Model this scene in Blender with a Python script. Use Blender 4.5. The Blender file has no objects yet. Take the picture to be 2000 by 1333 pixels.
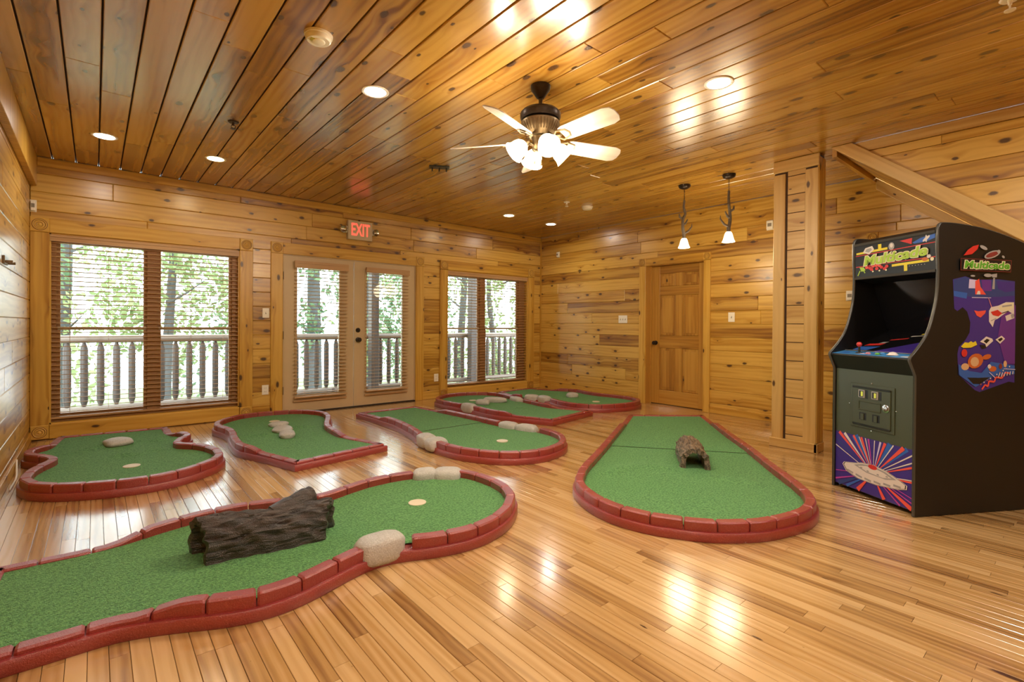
import bpy, bmesh, math, random
import numpy as np
from mathutils import Vector, Matrix
from mathutils.geometry import delaunay_2d_cdt
random.seed(7); rng = np.random.default_rng(7)
SC = bpy.context.scene; COL = SC.collection
PI = math.pi

# ---------------------------------------------------------------- camera, sky, exposure
cam = bpy.data.cameras.new('camera'); cam_o = bpy.data.objects.new('camera', cam); COL.objects.link(cam_o)
cam.sensor_width = 36; cam.lens = 17.3773; cam.shift_x = -0.001357; cam.shift_y = -0.013164
cam.clip_start = 0.05; cam.clip_end = 200
R_, U_, F_ = (0.763106, -0.646234, 0.007177), (-0.001506, 0.009327, 0.999955), (0.646272, 0.763082, -0.006145)
cam_o.matrix_world = Matrix(((R_[0], U_[0], -F_[0], 0), (R_[1], U_[1], -F_[1], 0), (R_[2], U_[2], -F_[2], 1.15553), (0, 0, 0, 1)))
SC.camera = cam_o
W = bpy.data.worlds.new('sky'); SC.world = W; W.use_nodes = True
bg = W.node_tree.nodes['Background']; bg.inputs[0].default_value = (0.82, 0.93, 1.0, 1); bg.inputs[1].default_value = 9.5
SC.view_settings.view_transform = 'Standard'; SC.view_settings.look = 'None'
SC.view_settings.exposure = 0.12; SC.view_settings.gamma = 1.0; SC.view_settings.use_curve_mapping = False
cy = SC.cycles
cy.use_denoising = True; cy.max_bounces = 8; cy.diffuse_bounces = 4; cy.glossy_bounces = 4; cy.transmission_bounces = 6
cy.transparent_max_bounces = 12; cy.caustics_reflective = False; cy.caustics_refractive = False; cy.sample_clamp_indirect = 8.0
YW, XL, XR, H, YB = 6.602, -0.4756, 6.2436, 2.74, -2.2
# sky portals in the window openings
for nm, x0, x1, z0, z1 in (('window_portal', -.33, 1.31, .15, 2.0), ('door_portal', 1.95, 3.45, .2, 1.9), ('window_portal', 4.23, 5.91, .15, 2.0)):
    L = bpy.data.lights.new(nm, 'AREA'); L.shape = 'RECTANGLE'; L.size = x1 - x0; L.size_y = z1 - z0; L.cycles.is_portal = True
    o = bpy.data.objects.new(nm, L); COL.objects.link(o); o.location = ((x0 + x1) / 2, YW + .16, (z0 + z1) / 2); o.rotation_euler = (-PI / 2, 0, 0)

CAN_W, FAN_W, PEND_W = 20.0, 22.0, 15.0

# ---------------------------------------------------------------- material helpers
def nmat(name):
    m = bpy.data.materials.new(name); m.use_nodes = True; nt = m.node_tree
    return m, nt, nt.nodes['Principled BSDF']
def nd(nt, t, **kw):
    n = nt.nodes.new(t)
    for k, v in kw.items():
        if isinstance(k, str) and k.startswith('i_'):
            key = k[2:]; n.inputs[int(key) if key.isdigit() else key].default_value = v
        else: setattr(n, k, v)
    return n
def mth(nt, op, a, b=None, c=None, clamp=False):
    n = nt.nodes.new('ShaderNodeMath'); n.operation = op; n.use_clamp = clamp
    for i, v in enumerate((a, b, c)):
        if v is None: continue
        if isinstance(v, (int, float)): n.inputs[i].default_value = v
        else: nt.links.new(v, n.inputs[i])
    return n.outputs[0]
def mixc(nt, f, a, b, bt='MIX'):
    n = nt.nodes.new('ShaderNodeMix'); n.data_type = 'RGBA'; n.blend_type = bt
    for i, v in ((0, f), (6, a), (7, b)):
        if isinstance(v, (int, float)): n.inputs[i].default_value = v
        elif isinstance(v, tuple): n.inputs[i].default_value = v + (1,) if len(v) == 3 else v
        else: nt.links.new(v, n.inputs[i])
    return n.outputs[2]
def sstep(nt, x, a, b):
    n = nt.nodes.new('ShaderNodeMapRange'); n.interpolation_type = 'SMOOTHSTEP'
    n.inputs[1].default_value = a; n.inputs[2].default_value = b
    nt.links.new(x, n.inputs[0]); return n.outputs[0]
def bump(nt, bsdf, h, strength, dist=.01):
    b = nd(nt, 'ShaderNodeBump', i_Strength=strength, i_Distance=dist); nt.links.new(h, b.inputs['Height']); nt.links.new(b.outputs[0], bsdf.inputs['Normal'])
def comb(nt, x, y, z):
    n = nt.nodes.new('ShaderNodeCombineXYZ')
    for i, v in enumerate((x, y, z)):
        if isinstance(v, (int, float)): n.inputs[i].default_value = v
        else: nt.links.new(v, n.inputs[i])
    return n.outputs[0]
def noise(nt, vec, scale=1, detail=3, rough=.55, dist=0):
    n = nd(nt, 'ShaderNodeTexNoise', i_Scale=scale, i_Detail=detail, i_Roughness=rough, i_Distortion=dist)
    nt.links.new(vec, n.inputs['Vector']); return n.outputs['Fac']

def wood(name, light, mid, dark, knot=(.05, .018, .008), rough=.35, along='X', knots=1.0, grain=40, tonevar=.5, coat=0.0, kx=3.4, ky=6.2, bmp=.12, spec=.5, ring=1.0, croug=.12, sapw=.6):
    m, nt, bs = nmat(name)
    tc = nd(nt, 'ShaderNodeTexCoord'); sp = nt.nodes.new('ShaderNodeSeparateXYZ'); nt.links.new(tc.outputs['Object'], sp.inputs[0])
    at = nd(nt, 'ShaderNodeAttribute', attribute_name='tone'); t = at.outputs['Fac']
    ia = {'X': 0, 'Y': 1, 'Z': 2}[along]; ib = 1 if along == 'X' else 0; ic = 3 - ia - ib
    x = mth(nt, 'ADD', sp.outputs[ia], mth(nt, 'MULTIPLY', t, 37.3)); y = mth(nt, 'ADD', sp.outputs[ib], mth(nt, 'MULTIPLY', t, 91.7)); z = sp.outputs[ic]
    n1 = noise(nt, comb(nt, mth(nt, 'MULTIPLY', x, 1.3), mth(nt, 'MULTIPLY', y, 7), z), 1, 2)
    # knots
    vo = nd(nt, 'ShaderNodeTexVoronoi', voronoi_dimensions='2D', i_Scale=1.0, i_Randomness=.85)
    kv = comb(nt, mth(nt, 'MULTIPLY', x, kx), mth(nt, 'MULTIPLY', y, ky), 0); nt.links.new(kv, vo.inputs['Vector'])
    d = vo.outputs['Distance']; cs = nt.nodes.new('ShaderNodeSeparateColor'); nt.links.new(vo.outputs['Color'], cs.inputs[0])
    on = mth(nt, 'GREATER_THAN', cs.outputs[0], 1 - .62 * knots)
    rad = mth(nt, 'MULTIPLY', on, mth(nt, 'MULTIPLY_ADD', cs.outputs[1], .10, .035))
    dn = mth(nt, 'ADD', d, mth(nt, 'MULTIPLY', mth(nt, 'SUBTRACT', noise(nt, comb(nt, x, y, 0), 40, 2), .5), .05))
    rel = mth(nt, 'DIVIDE', dn, mth(nt, 'MAXIMUM', rad, .0001))
    kn = mth(nt, 'SUBTRACT', 1.0, sstep(nt, rel, .55, 1.25), clamp=True)
    halo = mth(nt, 'MULTIPLY', on, mth(nt, 'SUBTRACT', 1.0, sstep(nt, d, .05, .42), clamp=True))
    # grain
    yw = mth(nt, 'ADD', y, mth(nt, 'MULTIPLY', n1, .03)); yw = mth(nt, 'ADD', yw, mth(nt, 'MULTIPLY', halo, .025))
    g1 = noise(nt, comb(nt, mth(nt, 'MULTIPLY', x, 1.6), mth(nt, 'MULTIPLY', yw, grain), 0), 1, 3, .6)
    g2 = noise(nt, comb(nt, mth(nt, 'MULTIPLY', x, .8), mth(nt, 'MULTIPLY', yw, grain * .28), 3.1), 1, 2, .5)
    rings = nd(nt, 'ShaderNodeTexWave', wave_type='BANDS', bands_direction='Y', i_Scale=grain * .16, i_Distortion=5.0, i_Detail=2)
    rings.inputs['Detail Scale'].default_value = .6
    nt.links.new(comb(nt, mth(nt, 'MULTIPLY', x, .35), yw, 0), rings.inputs['Vector'])
    f = mth(nt, 'ADD', mth(nt, 'MULTIPLY', g1, .30), mth(nt, 'MULTIPLY', g2, .55))
    f = mth(nt, 'ADD', f, mth(nt, 'MULTIPLY', rings.outputs['Fac'], .13 * ring))
    f = mth(nt, 'ADD', f, mth(nt, 'MULTIPLY', mth(nt, 'SUBTRACT', t, .5), tonevar))
    f = mth(nt, 'ADD', f, mth(nt, 'MULTIPLY', halo, .12))
    cr = nt.nodes.new('ShaderNodeValToRGB'); nt.links.new(f, cr.inputs[0])
    e = cr.color_ramp.elements; e[0].position = .28; e[0].color = light + (1,); e[1].position = .82; e[1].color = dark + (1,)
    q = e.new(.52); q.color = mid + (1,)
    st = sstep(nt, noise(nt, comb(nt, mth(nt, 'MULTIPLY', x, .9), mth(nt, 'MULTIPLY', yw, 16), 7.7), 1, 2), .60, .80)
    sap = sstep(nt, noise(nt, comb(nt, mth(nt, 'MULTIPLY', x, .45), mth(nt, 'MULTIPLY', yw, 9), 1.3), 1, 3, .5), .50, .60)
    c = mixc(nt, mth(nt, 'MULTIPLY', sap, sapw), cr.outputs[0], light)
    c = mixc(nt, mth(nt, 'MULTIPLY', st, .42), c, dark)
    c = mixc(nt, mth(nt, 'MULTIPLY', kn, .93), c, knot)
    nt.links.new(c, bs.inputs['Base Color'])
    bs.inputs['Roughness'].default_value = rough; bs.inputs['Specular IOR Level'].default_value = spec
    if coat: bs.inputs['Coat Weight'].default_value = coat; bs.inputs['Coat Roughness'].default_value = croug; bs.inputs['Coat IOR'].default_value = 1.65
    bump(nt, bs, f, bmp, .004)
    return m

def plain(name, col, rough=.5, metal=0, spec=.5, noise_amt=.0, nscale=60, bmp=0, bscale=200, emit=None, estr=0, coat=0):
    m, nt, bs = nmat(name)
    bs.inputs['Base Color'].default_value = col + (1,); bs.inputs['Roughness'].default_value = rough; bs.inputs['Metallic'].default_value = metal
    bs.inputs['Specular IOR Level'].default_value = spec; bs.inputs['Coat Weight'].default_value = coat
    tc = nd(nt, 'ShaderNodeTexCoord')
    if noise_amt:
        n = noise(nt, tc.outputs['Object'], nscale, 4)
        c = mixc(nt, n, tuple(max(0, v * (1 - noise_amt)) for v in col), tuple(min(1, v * (1 + noise_amt)) for v in col)); nt.links.new(c, bs.inputs['Base Color'])
    if bmp: bump(nt, bs, noise(nt, tc.outputs['Object'], bscale, 3), bmp, .004)
    if emit: bs.inputs['Emission Color'].default_value = emit + (1,); bs.inputs['Emission Strength'].default_value = estr
    return m

M = {}
M['wall'] = wood('pine_wall', (.68, .42, .085), (.48, .25, .030), (.22, .085, .010), rough=.34, tonevar=.42, coat=.5, croug=.26)
M['ceil'] = wood('pine_ceiling', (.58, .33, .060), (.42, .20, .026), (.18, .065, .008), rough=.24, tonevar=.42, kx=3.0, ky=5.6, spec=.6, coat=.9, croug=.24)
M['trim'] = wood('pine_trim', (.68, .42, .085), (.56, .31, .045), (.36, .165, .022), rough=.34, tonevar=.25, knots=.7, kx=3.0, ky=7)
M['trim_pale'] = wood('pine_trim_pale', (.68, .46, .17), (.58, .36, .11), (.42, .22, .05), rough=.38, tonevar=.25, knots=.6, kx=3.0, ky=7)
M['door'] = wood('pine_door', (.54, .30, .060), (.44, .215, .036), (.26, .11, .018), rough=.3, tonevar=.4, knots=.12)
M['oak'] = wood('oak_floor', (.62, .40, .18), (.47, .27, .095), (.22, .10, .030), rough=.22, along='Y', knots=.05, grain=60, tonevar=.62, kx=2, ky=9, bmp=.05, coat=1.0, croug=.15, spec=.6, ring=1.0, sapw=.25)
M['stain'] = plain('dark_stain', (.13, .05, .012), .5)
M['gap'] = plain('dark_gap', (.05, .022, .008), .8)
M['slat'] = wood('blind_wood', (.56, .35, .17), (.46, .27, .12), (.32, .17, .07), rough=.38, knots=0, grain=60, tonevar=.3)
M['sash'] = plain('sash_brown', (.46, .26, .12), .45, noise_amt=.15)
M['sash_w'] = plain('sash_white', (.72, .70, .64), .4)
M['cream'] = plain('cream_paint', (.60, .46, .27), .38, noise_amt=.05, nscale=8)
M['white'] = plain('white_plastic', (.88, .84, .74), .35)
M['ivory_dark'] = plain('slot_grey', (.25, .22, .17), .5)
M['bronze'] = plain('dark_bronze', (.045, .032, .025), .35, metal=.7, noise_amt=.3)
M['brass'] = plain('antique_brass', (.22, .16, .09), .38, metal=.8, noise_amt=.3)
M['black'] = plain('black_laminate', (.004, .0035, .003), .5, bmp=.08, bscale=350)
M['black_gloss'] = plain('black_gloss', (.006, .006, .007), .12)
M['black_turf_tint'] = plain('black_front_panel', (.055, .066, .036), .36, bmp=.1, bscale=300)  # black panel; the green reflection of the turf is put into its colour
M['tmold'] = plain('edge_molding', (.05, .05, .045), .25)
M['steel'] = plain('chrome', (.6, .58, .54), .2, metal=1)
M['dkmetal'] = plain('dark_metal', (.03, .033, .028), .35, metal=.5)
def flat(n, c, r=.35): M[n] = plain('print_' + n, c, r)
for n, c in dict(indigo=(.045, .025, .22), blue=(.03, .11, .42), dblue=(.025, .05, .20), purple=(.12, .03, .24), coral=(.72, .085, .06), magenta=(.42, .05, .32), pwhite=(.66, .60, .55), lav=(.55, .5, .72), grey=(.32, .31, .30),
                 pblack=(.01, .01, .01), red=(.55, .03, .025), green=(.10, .36, .03), lime=(.36, .55, .05), cream2=(.70, .66, .42), yellow=(.70, .58, .03), orange=(.50, .12, .03), tan=(.60, .38, .2), skyblue=(.05, .22, .50), pink=(.62, .22, .26), maroon=(.20, .03, .03)).items(): flat(n, c)

def red_paint():
    m, nt, bs = nmat('red_brick_paint'); tc = nd(nt, 'ShaderNodeTexCoord'); ob = tc.outputs['Object']
    n = noise(nt, ob, 9, 3); n2 = noise(nt, ob, 160, 3)
    c = mixc(nt, n, (.22, .010, .010), (.32, .020, .018)); c = mixc(nt, mth(nt, 'MULTIPLY', sstep(nt, n2, .5, .75), .35), c, (.50, .10, .085))
    nt.links.new(c, bs.inputs['Base Color']); bs.inputs['Roughness'].default_value = .45; bs.inputs['Coat Weight'].default_value = .9; bs.inputs['Coat Roughness'].default_value = .22; bs.inputs['Coat IOR'].default_value = 1.7
    bump(nt, bs, noise(nt, ob, 150, 3, .65), .6, .006); nt.links.new(bs.inputs['Normal'].links[0].from_socket, bs.inputs['Coat Normal']); return m
M['red_b'] = red_paint()
def turf():
    m, nt, bs = nmat('green_turf'); tc = nd(nt, 'ShaderNodeTexCoord'); ob = tc.outputs['Object']
    n = noise(nt, ob, 85, 3, .75); n2 = noise(nt, ob, 45, 3); n3 = noise(nt, ob, 2.0, 2)
    vo = nd(nt, 'ShaderNodeTexVoronoi', i_Scale=170.0); nt.links.new(ob, vo.inputs['Vector'])
    c = mixc(nt, sstep(nt, n, .34, .66), (.028, .12, .030), (.18, .45, .14)); c = mixc(nt, mth(nt, 'MULTIPLY', sstep(nt, n2, .5, .8), .5), c, (.19, .45, .15))
    c = mixc(nt, mth(nt, 'MULTIPLY', n3, .35), c, (.075, .27, .05))
    nt.links.new(c, bs.inputs['Base Color']); bs.inputs['Roughness'].default_value = .75; bs.inputs['Specular IOR Level'].default_value = .35
    bs.inputs['Sheen Weight'].default_value = .25; bs.inputs['Sheen Tint'].default_value = (.5, .9, .55, 1)
    bump(nt, bs, mth(nt, 'ADD', n, mth(nt, 'MULTIPLY', vo.outputs['Distance'], .6)), .9, .012); return m
M['turf'] = turf()
def stone():
    m, nt, bs = nmat('grey_stone'); tc = nd(nt, 'ShaderNodeTexCoord'); ob = tc.outputs['Object']
    n = noise(nt, ob, 14, 4); n2 = noise(nt, ob, 140, 3)
    c = mixc(nt, n, (.36, .345, .31), (.58, .57, .54)); c = mixc(nt, mth(nt, 'MULTIPLY', sstep(nt, n2, .45, .7), .5), c, (.72, .72, .71))
    nt.links.new(c, bs.inputs['Base Color']); bs.inputs['Roughness'].default_value = .45
    bump(nt, bs, noise(nt, ob, 130, 4, .6), .7, .008); return m
M['stone'] = stone()
def bark(name, a, b, sc=1):
    m, nt, bs = nmat(name); tc = nd(nt, 'ShaderNodeTexCoord'); sp = nt.nodes.new('ShaderNodeSeparateXYZ'); nt.links.new(tc.outputs['Object'], sp.inputs[0])
    v = comb(nt, mth(nt, 'MULTIPLY', sp.outputs[0], 9 * sc), mth(nt, 'MULTIPLY', sp.outputs[1], 45 * sc), mth(nt, 'MULTIPLY', sp.outputs[2], 45 * sc))
    n = noise(nt, v, 1, 4, .65, .6); n2 = noise(nt, tc.outputs['Object'], 220, 3)
    c = mixc(nt, sstep(nt, n, .35, .68), a, b); nt.links.new(c, bs.inputs['Base Color'])
    bs.inputs['Roughness'].default_value = .33; bs.inputs['Specular IOR Level'].default_value = .8
    bump(nt, bs, mth(nt, 'ADD', n, mth(nt, 'MULTIPLY', n2, .25)), .8, .02); return m
M['bark'] = bark('dark_brown_bark', (.010, .006, .004), (.055, .036, .025))
M['bark2'] = bark('light_brown_bark', (.035, .022, .012), (.30, .21, .13), 1.6)
M['hole'] = plain('cup_disc', (.68, .60, .44), .5)
M['hole_d'] = plain('cup_shadow', (.30, .26, .18), .7)
def glassm():
    m = bpy.data.materials.new('window_glass'); m.use_nodes = True; nt = m.node_tree; nt.nodes.clear()
    o = nt.nodes.new('ShaderNodeOutputMaterial'); tr = nd(nt, 'ShaderNodeBsdfTransparent', i_Color=(.96, .98, .97, 1)); gl = nd(nt, 'ShaderNodeBsdfGlossy', i_Roughness=.02)
    fr = nd(nt, 'ShaderNodeFresnel', i_IOR=1.45); mx = nt.nodes.new('ShaderNodeMixShader')
    nt.links.new(fr.outputs[0], mx.inputs[0]); nt.links.new(tr.outputs[0], mx.inputs[1]); nt.links.new(gl.outputs[0], mx.inputs[2]); nt.links.new(mx.outputs[0], o.inputs[0]); return m
M['glass'] = glassm()
def leafm(name, c1, c2):
    m = bpy.data.materials.new(name); m.use_nodes = True; nt = m.node_tree; nt.nodes.clear()
    o = nt.nodes.new('ShaderNodeOutputMaterial'); df = nt.nodes.new('ShaderNodeBsdfDiffuse'); tl = nt.nodes.new('ShaderNodeBsdfTranslucent'); mx = nd(nt, 'ShaderNodeMixShader', i_0=.5)
    g = nt.nodes.new('ShaderNodeNewGeometry'); c = mixc(nt, g.outputs['Random Per Island'], c1, c2)
    nt.links.new(c, df.inputs[0]); nt.links.new(c, tl.inputs[0]); nt.links.new(df.outputs[0], mx.inputs[1]); nt.links.new(tl.outputs[0], mx.inputs[2]); nt.links.new(mx.outputs[0], o.inputs[0]); return m
M['leaf'] = leafm('leaf_light', (.13, .18, .065), (.30, .34, .17)); M['leaf2'] = leafm('leaf_mid', (.07, .13, .065), (.18, .24, .13))
M['trunk'] = plain('tree_bark', (.045, .045, .042), .9, noise_amt=.4, nscale=14)
M['deck'] = wood('deck_wood', (.22, .20, .18), (.17, .155, .135), (.11, .095, .08), rough=.6, knots=.2, tonevar=.3)
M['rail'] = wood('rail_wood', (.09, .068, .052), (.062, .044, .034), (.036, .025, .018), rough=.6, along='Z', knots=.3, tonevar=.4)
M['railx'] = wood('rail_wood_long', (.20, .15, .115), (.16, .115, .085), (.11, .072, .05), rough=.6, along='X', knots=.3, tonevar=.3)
M['ground'] = plain('forest_floor', (.11, .15, .05), .95, noise_amt=.5, nscale=3)
M['blade'] = wood('fan_blade_wood', (.62, .55, .46), (.54, .47, .38), (.42, .35, .27), rough=.4, knots=0, tonevar=.2)
M['shade'] = plain('frosted_glass_lit', (.9, .85, .75), .4, emit=(1, .80, .52), estr=7.0)
M['bulb'] = plain('bulb_lit', (1, 1, 1), .4, emit=(1, .88, .68), estr=22.0)
M['can_lens_w'] = plain('lens_lit_white', (1, 1, 1), .4, emit=(1, .95, .92), estr=14.0)
M['can_lens_y'] = plain('lens_lit_warm', (1, 1, 1), .4, emit=(1, .78, .42), estr=12.0)
M['exit_red'] = plain('exit_letters_lit', (.8, .1, .08), .4, emit=(1, .10, .06), estr=1.3)
M['exit_body'] = plain('exit_housing', (.62, .52, .36), .45)
M['yellow_lit'] = plain('coin_button_lit', (.6, .7, .1), .4, emit=(.6, .75, .12), estr=.12)

# ---------------------------------------------------------------- object helpers
def link(o, parent=None):
    COL.objects.link(o)
    if parent is not None: o.parent = parent
    return o
def tag(o, label=None, cat=None, group=None, kind=None):
    if label: o['label'] = label
    if cat: o['category'] = cat
    if group: o['group'] = group
    if kind: o['kind'] = kind
    return o
def empty(name, loc=(0, 0, 0), rz=0, **kw):
    o = bpy.data.objects.new(name, None); o.location = loc; o.rotation_euler = (0, 0, rz); o.empty_display_size = .1; COL.objects.link(o)
    return tag(o, **kw)
def mk(name, verts, faces, mat, parent=None, smooth=False, tone=None, loc=None, mats=None, midx=None):
    me = bpy.data.meshes.new(name); me.from_pydata([tuple(v) for v in verts], [], faces)
    for m in (mats or [mat]): me.materials.append(m)
    if midx is not None: me.polygons.foreach_set('material_index', midx)
    if smooth: me.polygons.foreach_set('use_smooth', [True] * len(me.polygons))
    a = me.attributes.new('tone', 'FLOAT', 'POINT')
    a.data.foreach_set('value', tone if isinstance(tone, (list, np.ndarray)) else [random.random() if tone is None else tone] * len(me.vertices))
    me.update()
    o = bpy.data.objects.new(name, me); link(o, parent)
    if loc is not None: o.location = loc
    return o
class MB:
    """mesh builder: collects simple solids into ONE mesh object"""
    def __init__(s): s.v = []; s.f = []; s.m = []; s.mi = 0
    def add(s, vs, fs):
        b = len(s.v); s.v += [tuple(v) for v in vs]; s.f += [tuple(i + b for i in f) for f in fs]; s.m += [s.mi] * len(fs); return s
    def box(s, x0, x1, y0, y1, z0, z1):
        return s.add([(x0, y0, z0), (x1, y0, z0), (x1, y1, z0), (x0, y1, z0), (x0, y0, z1), (x1, y0, z1), (x1, y1, z1), (x0, y1, z1)],
                     [(0, 3, 2, 1), (4, 5, 6, 7), (0, 1, 5, 4), (1, 2, 6, 5), (2, 3, 7, 6), (3, 0, 4, 7)])
    def lathe(s, prof, n=20, c=(0, 0, 0), ax=None):
        """prof: (r, z) from bottom to top; ax: 3x3 rotation for the z axis"""
        vs = []; fs = []
        for r, z in prof:
            for k in range(n):
                a = 2 * PI * k / n; v = Vector((r * math.cos(a), r * math.sin(a), z))
                if ax is not None: v = ax @ v
                vs.append(v + Vector(c))
        for j in range(len(prof) - 1):
            for k in range(n): fs.append((j * n + k, j * n + (k + 1) % n, (j + 1) * n + (k + 1) % n, (j + 1) * n + k))
        fs.append(tuple(range(n - 1, -1, -1))); b = (len(prof) - 1) * n; fs.append(tuple(b + k for k in range(n)))
        return s.add(vs, fs)
    def tube(s, pts, rad, n=8):
        pts = [Vector(p) for p in pts]; vs = []; fs = []
        for i, p in enumerate(pts):
            t = (pts[min(i + 1, len(pts) - 1)] - pts[max(i - 1, 0)]).normalized(); u = t.orthogonal().normalized() if i == 0 else (u - t * u.dot(t)).normalized(); w = t.cross(u)
            r = rad[i] if isinstance(rad, (list, tuple)) else rad
            for k in range(n): a = 2 * PI * k / n; vs.append(p + (u * math.cos(a) + w * math.sin(a)) * r)
        for j in range(len(pts) - 1):
            for k in range(n): fs.append((j * n + k, j * n + (k + 1) % n, (j + 1) * n + (k + 1) % n, (j + 1) * n + k))
        fs.append(tuple(range(n - 1, -1, -1))); b = (len(pts) - 1) * n; fs.append(tuple(b + k for k in range(n)))
        return s.add(vs, fs)
    def prism(s, poly, d):
        """poly: 3-D points of a flat face; d: extrusion vector"""
        n = len(poly); d = Vector(d); P = [Vector(p) for p in poly]
        return s.add(P + [p + d for p in P], [tuple(range(n - 1, -1, -1)), tuple(range(n, 2 * n))] + [(i, (i + 1) % n, n + (i + 1) % n, n + i) for i in range(n)])
    def done(s, name, mat, parent=None, smooth=False, mats=None, loc=None, bevel=0):
        o = mk(name, s.v, s.f, mat, parent, False, None, loc, mats, s.m if mats else None)
        if bevel:
            b = o.modifiers.new('bevel', 'BEVEL'); b.width = bevel; b.segments = 2; b.limit_method = 'ANGLE'
        if smooth: smooth_by_angle(o.data)
        return o
def smooth_by_angle(me, ang=40):
    bm = bmesh.new(); bm.from_mesh(me); bmesh.ops.recalc_face_normals(bm, faces=bm.faces)
    for f in bm.faces: f.smooth = True
    for e in bm.edges:
        if len(e.link_faces) == 2 and e.calc_face_angle(0) > math.radians(ang): e.smooth = False
    bm.to_mesh(me); bm.free()
def plank(parent, name, O, ex, ey, L, Wd, th, mat, ch=.004, tone=None, off=(0, 0, 0)):
    """board: local x along its length, y across, z out of its face; O = centre of the face"""
    ex = Vector(ex); ey = Vector(ey); ez = ex.cross(ey); a, b = L / 2, Wd / 2; c = min(ch, b * .4)
    v = [(-a, -b, -th), (a, -b, -th), (a, b, -th), (-a, b, -th), (-a, -b, -c), (a, -b, -c), (a, b, -c), (-a, b, -c), (-a + c, -b + c, 0), (a - c, -b + c, 0), (a - c, b - c, 0), (-a + c, b - c, 0)]
    f = [(0, 3, 2, 1), (8, 9, 10, 11)]
    for i in range(4):
        j = (i + 1) % 4; f += [(i, j, 4 + j, 4 + i), (4 + i, 4 + j, 8 + j, 8 + i)]
    o = mk(name, v, f, mat, parent, tone=tone)
    O = Vector(O) - Vector(off)
    o.matrix_basis = Matrix(((ex[0], ey[0], ez[0], O[0]), (ex[1], ey[1], ez[1], O[1]), (ex[2], ey[2], ez[2], O[2]), (0, 0, 0, 1)))
    return o
def cuts(a, b, lo=1.1, hi=3.0):
    out = [a]; x = a + random.uniform(.3, hi)
    while x < b - .35: out.append(x); x += random.uniform(lo, hi)
    return out + [b]

X_, Y_, Z_ = Vector((1, 0, 0)), Vector((0, 1, 0)), Vector((0, 0, 1))
ROWS = [(max(0, .13 + .175 * (k - 1)), min(H, .13 + .175 * k)) for k in range(0, 16)]
ROWS = [(a, b) for a, b in ROWS if b - a > .03]

# ---------------------------------------------------------------- floor
floor = MB().box(XL - .1, XR + .25, YB - .1, YW + .15, -.08, -.010).done('floor', M['gap']); tag(floor, 'glossy oak strip floor of narrow boards running to the windows', 'floor', kind='structure')
sw = .0572; near = []; rest = MB(); rtone = []
CAMP = Vector((0, 0))
strips = []
x = XL
while x < XR + .16:
    y = YB - random.uniform(0, .8); x1 = min(x + sw, XR + .16)
    while y < YW + .02:
        l = random.choice((.35, .5, .6, .75, .9, 1.1, 1.3)) * random.uniform(.9, 1.1); strips.append((x, x1, max(y, YB), min(y + l, YW + .02))); y += l
    x += sw
def vis(s):
    cx_, cy_ = (s[0] + s[1]) / 2, (s[2] + s[3]) / 2; f = cx_ * .6463 + cy_ * .7631; r = cx_ * .7631 - cy_ * .6462
    if f < 1.3 or abs(r) > 1.12 * f: return 0
    return (s[3] - s[2]) / f ** 2
# a strip lying wholly under one of the courses does not show: keep the parts for open floor
strips.sort(key=vis, reverse=True)
def strip_geo(s):
    g = .0007; x0, x1, y0, y1 = s[0] + g, s[1] - g, s[2] + g, s[3] - g; c = .0012
    v = [(x0, y0, -.012), (x1, y0, -.012), (x1, y1, -.012), (x0, y1, -.012), (x0, y0, -c), (x1, y0, -c), (x1, y1, -c), (x0, y1, -c), (x0 + c, y0, 0), (x1 - c, y0, 0), (x1 - c, y1, 0), (x0 + c, y1, 0)]
    f = [(8, 9, 10, 11)]
    for i in range(4):
        j = (i + 1) % 4; f += [(i, j, 4 + j, 4 + i), (4 + i, 4 + j, 8 + j, 8 + i)]
    return v, f

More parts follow.
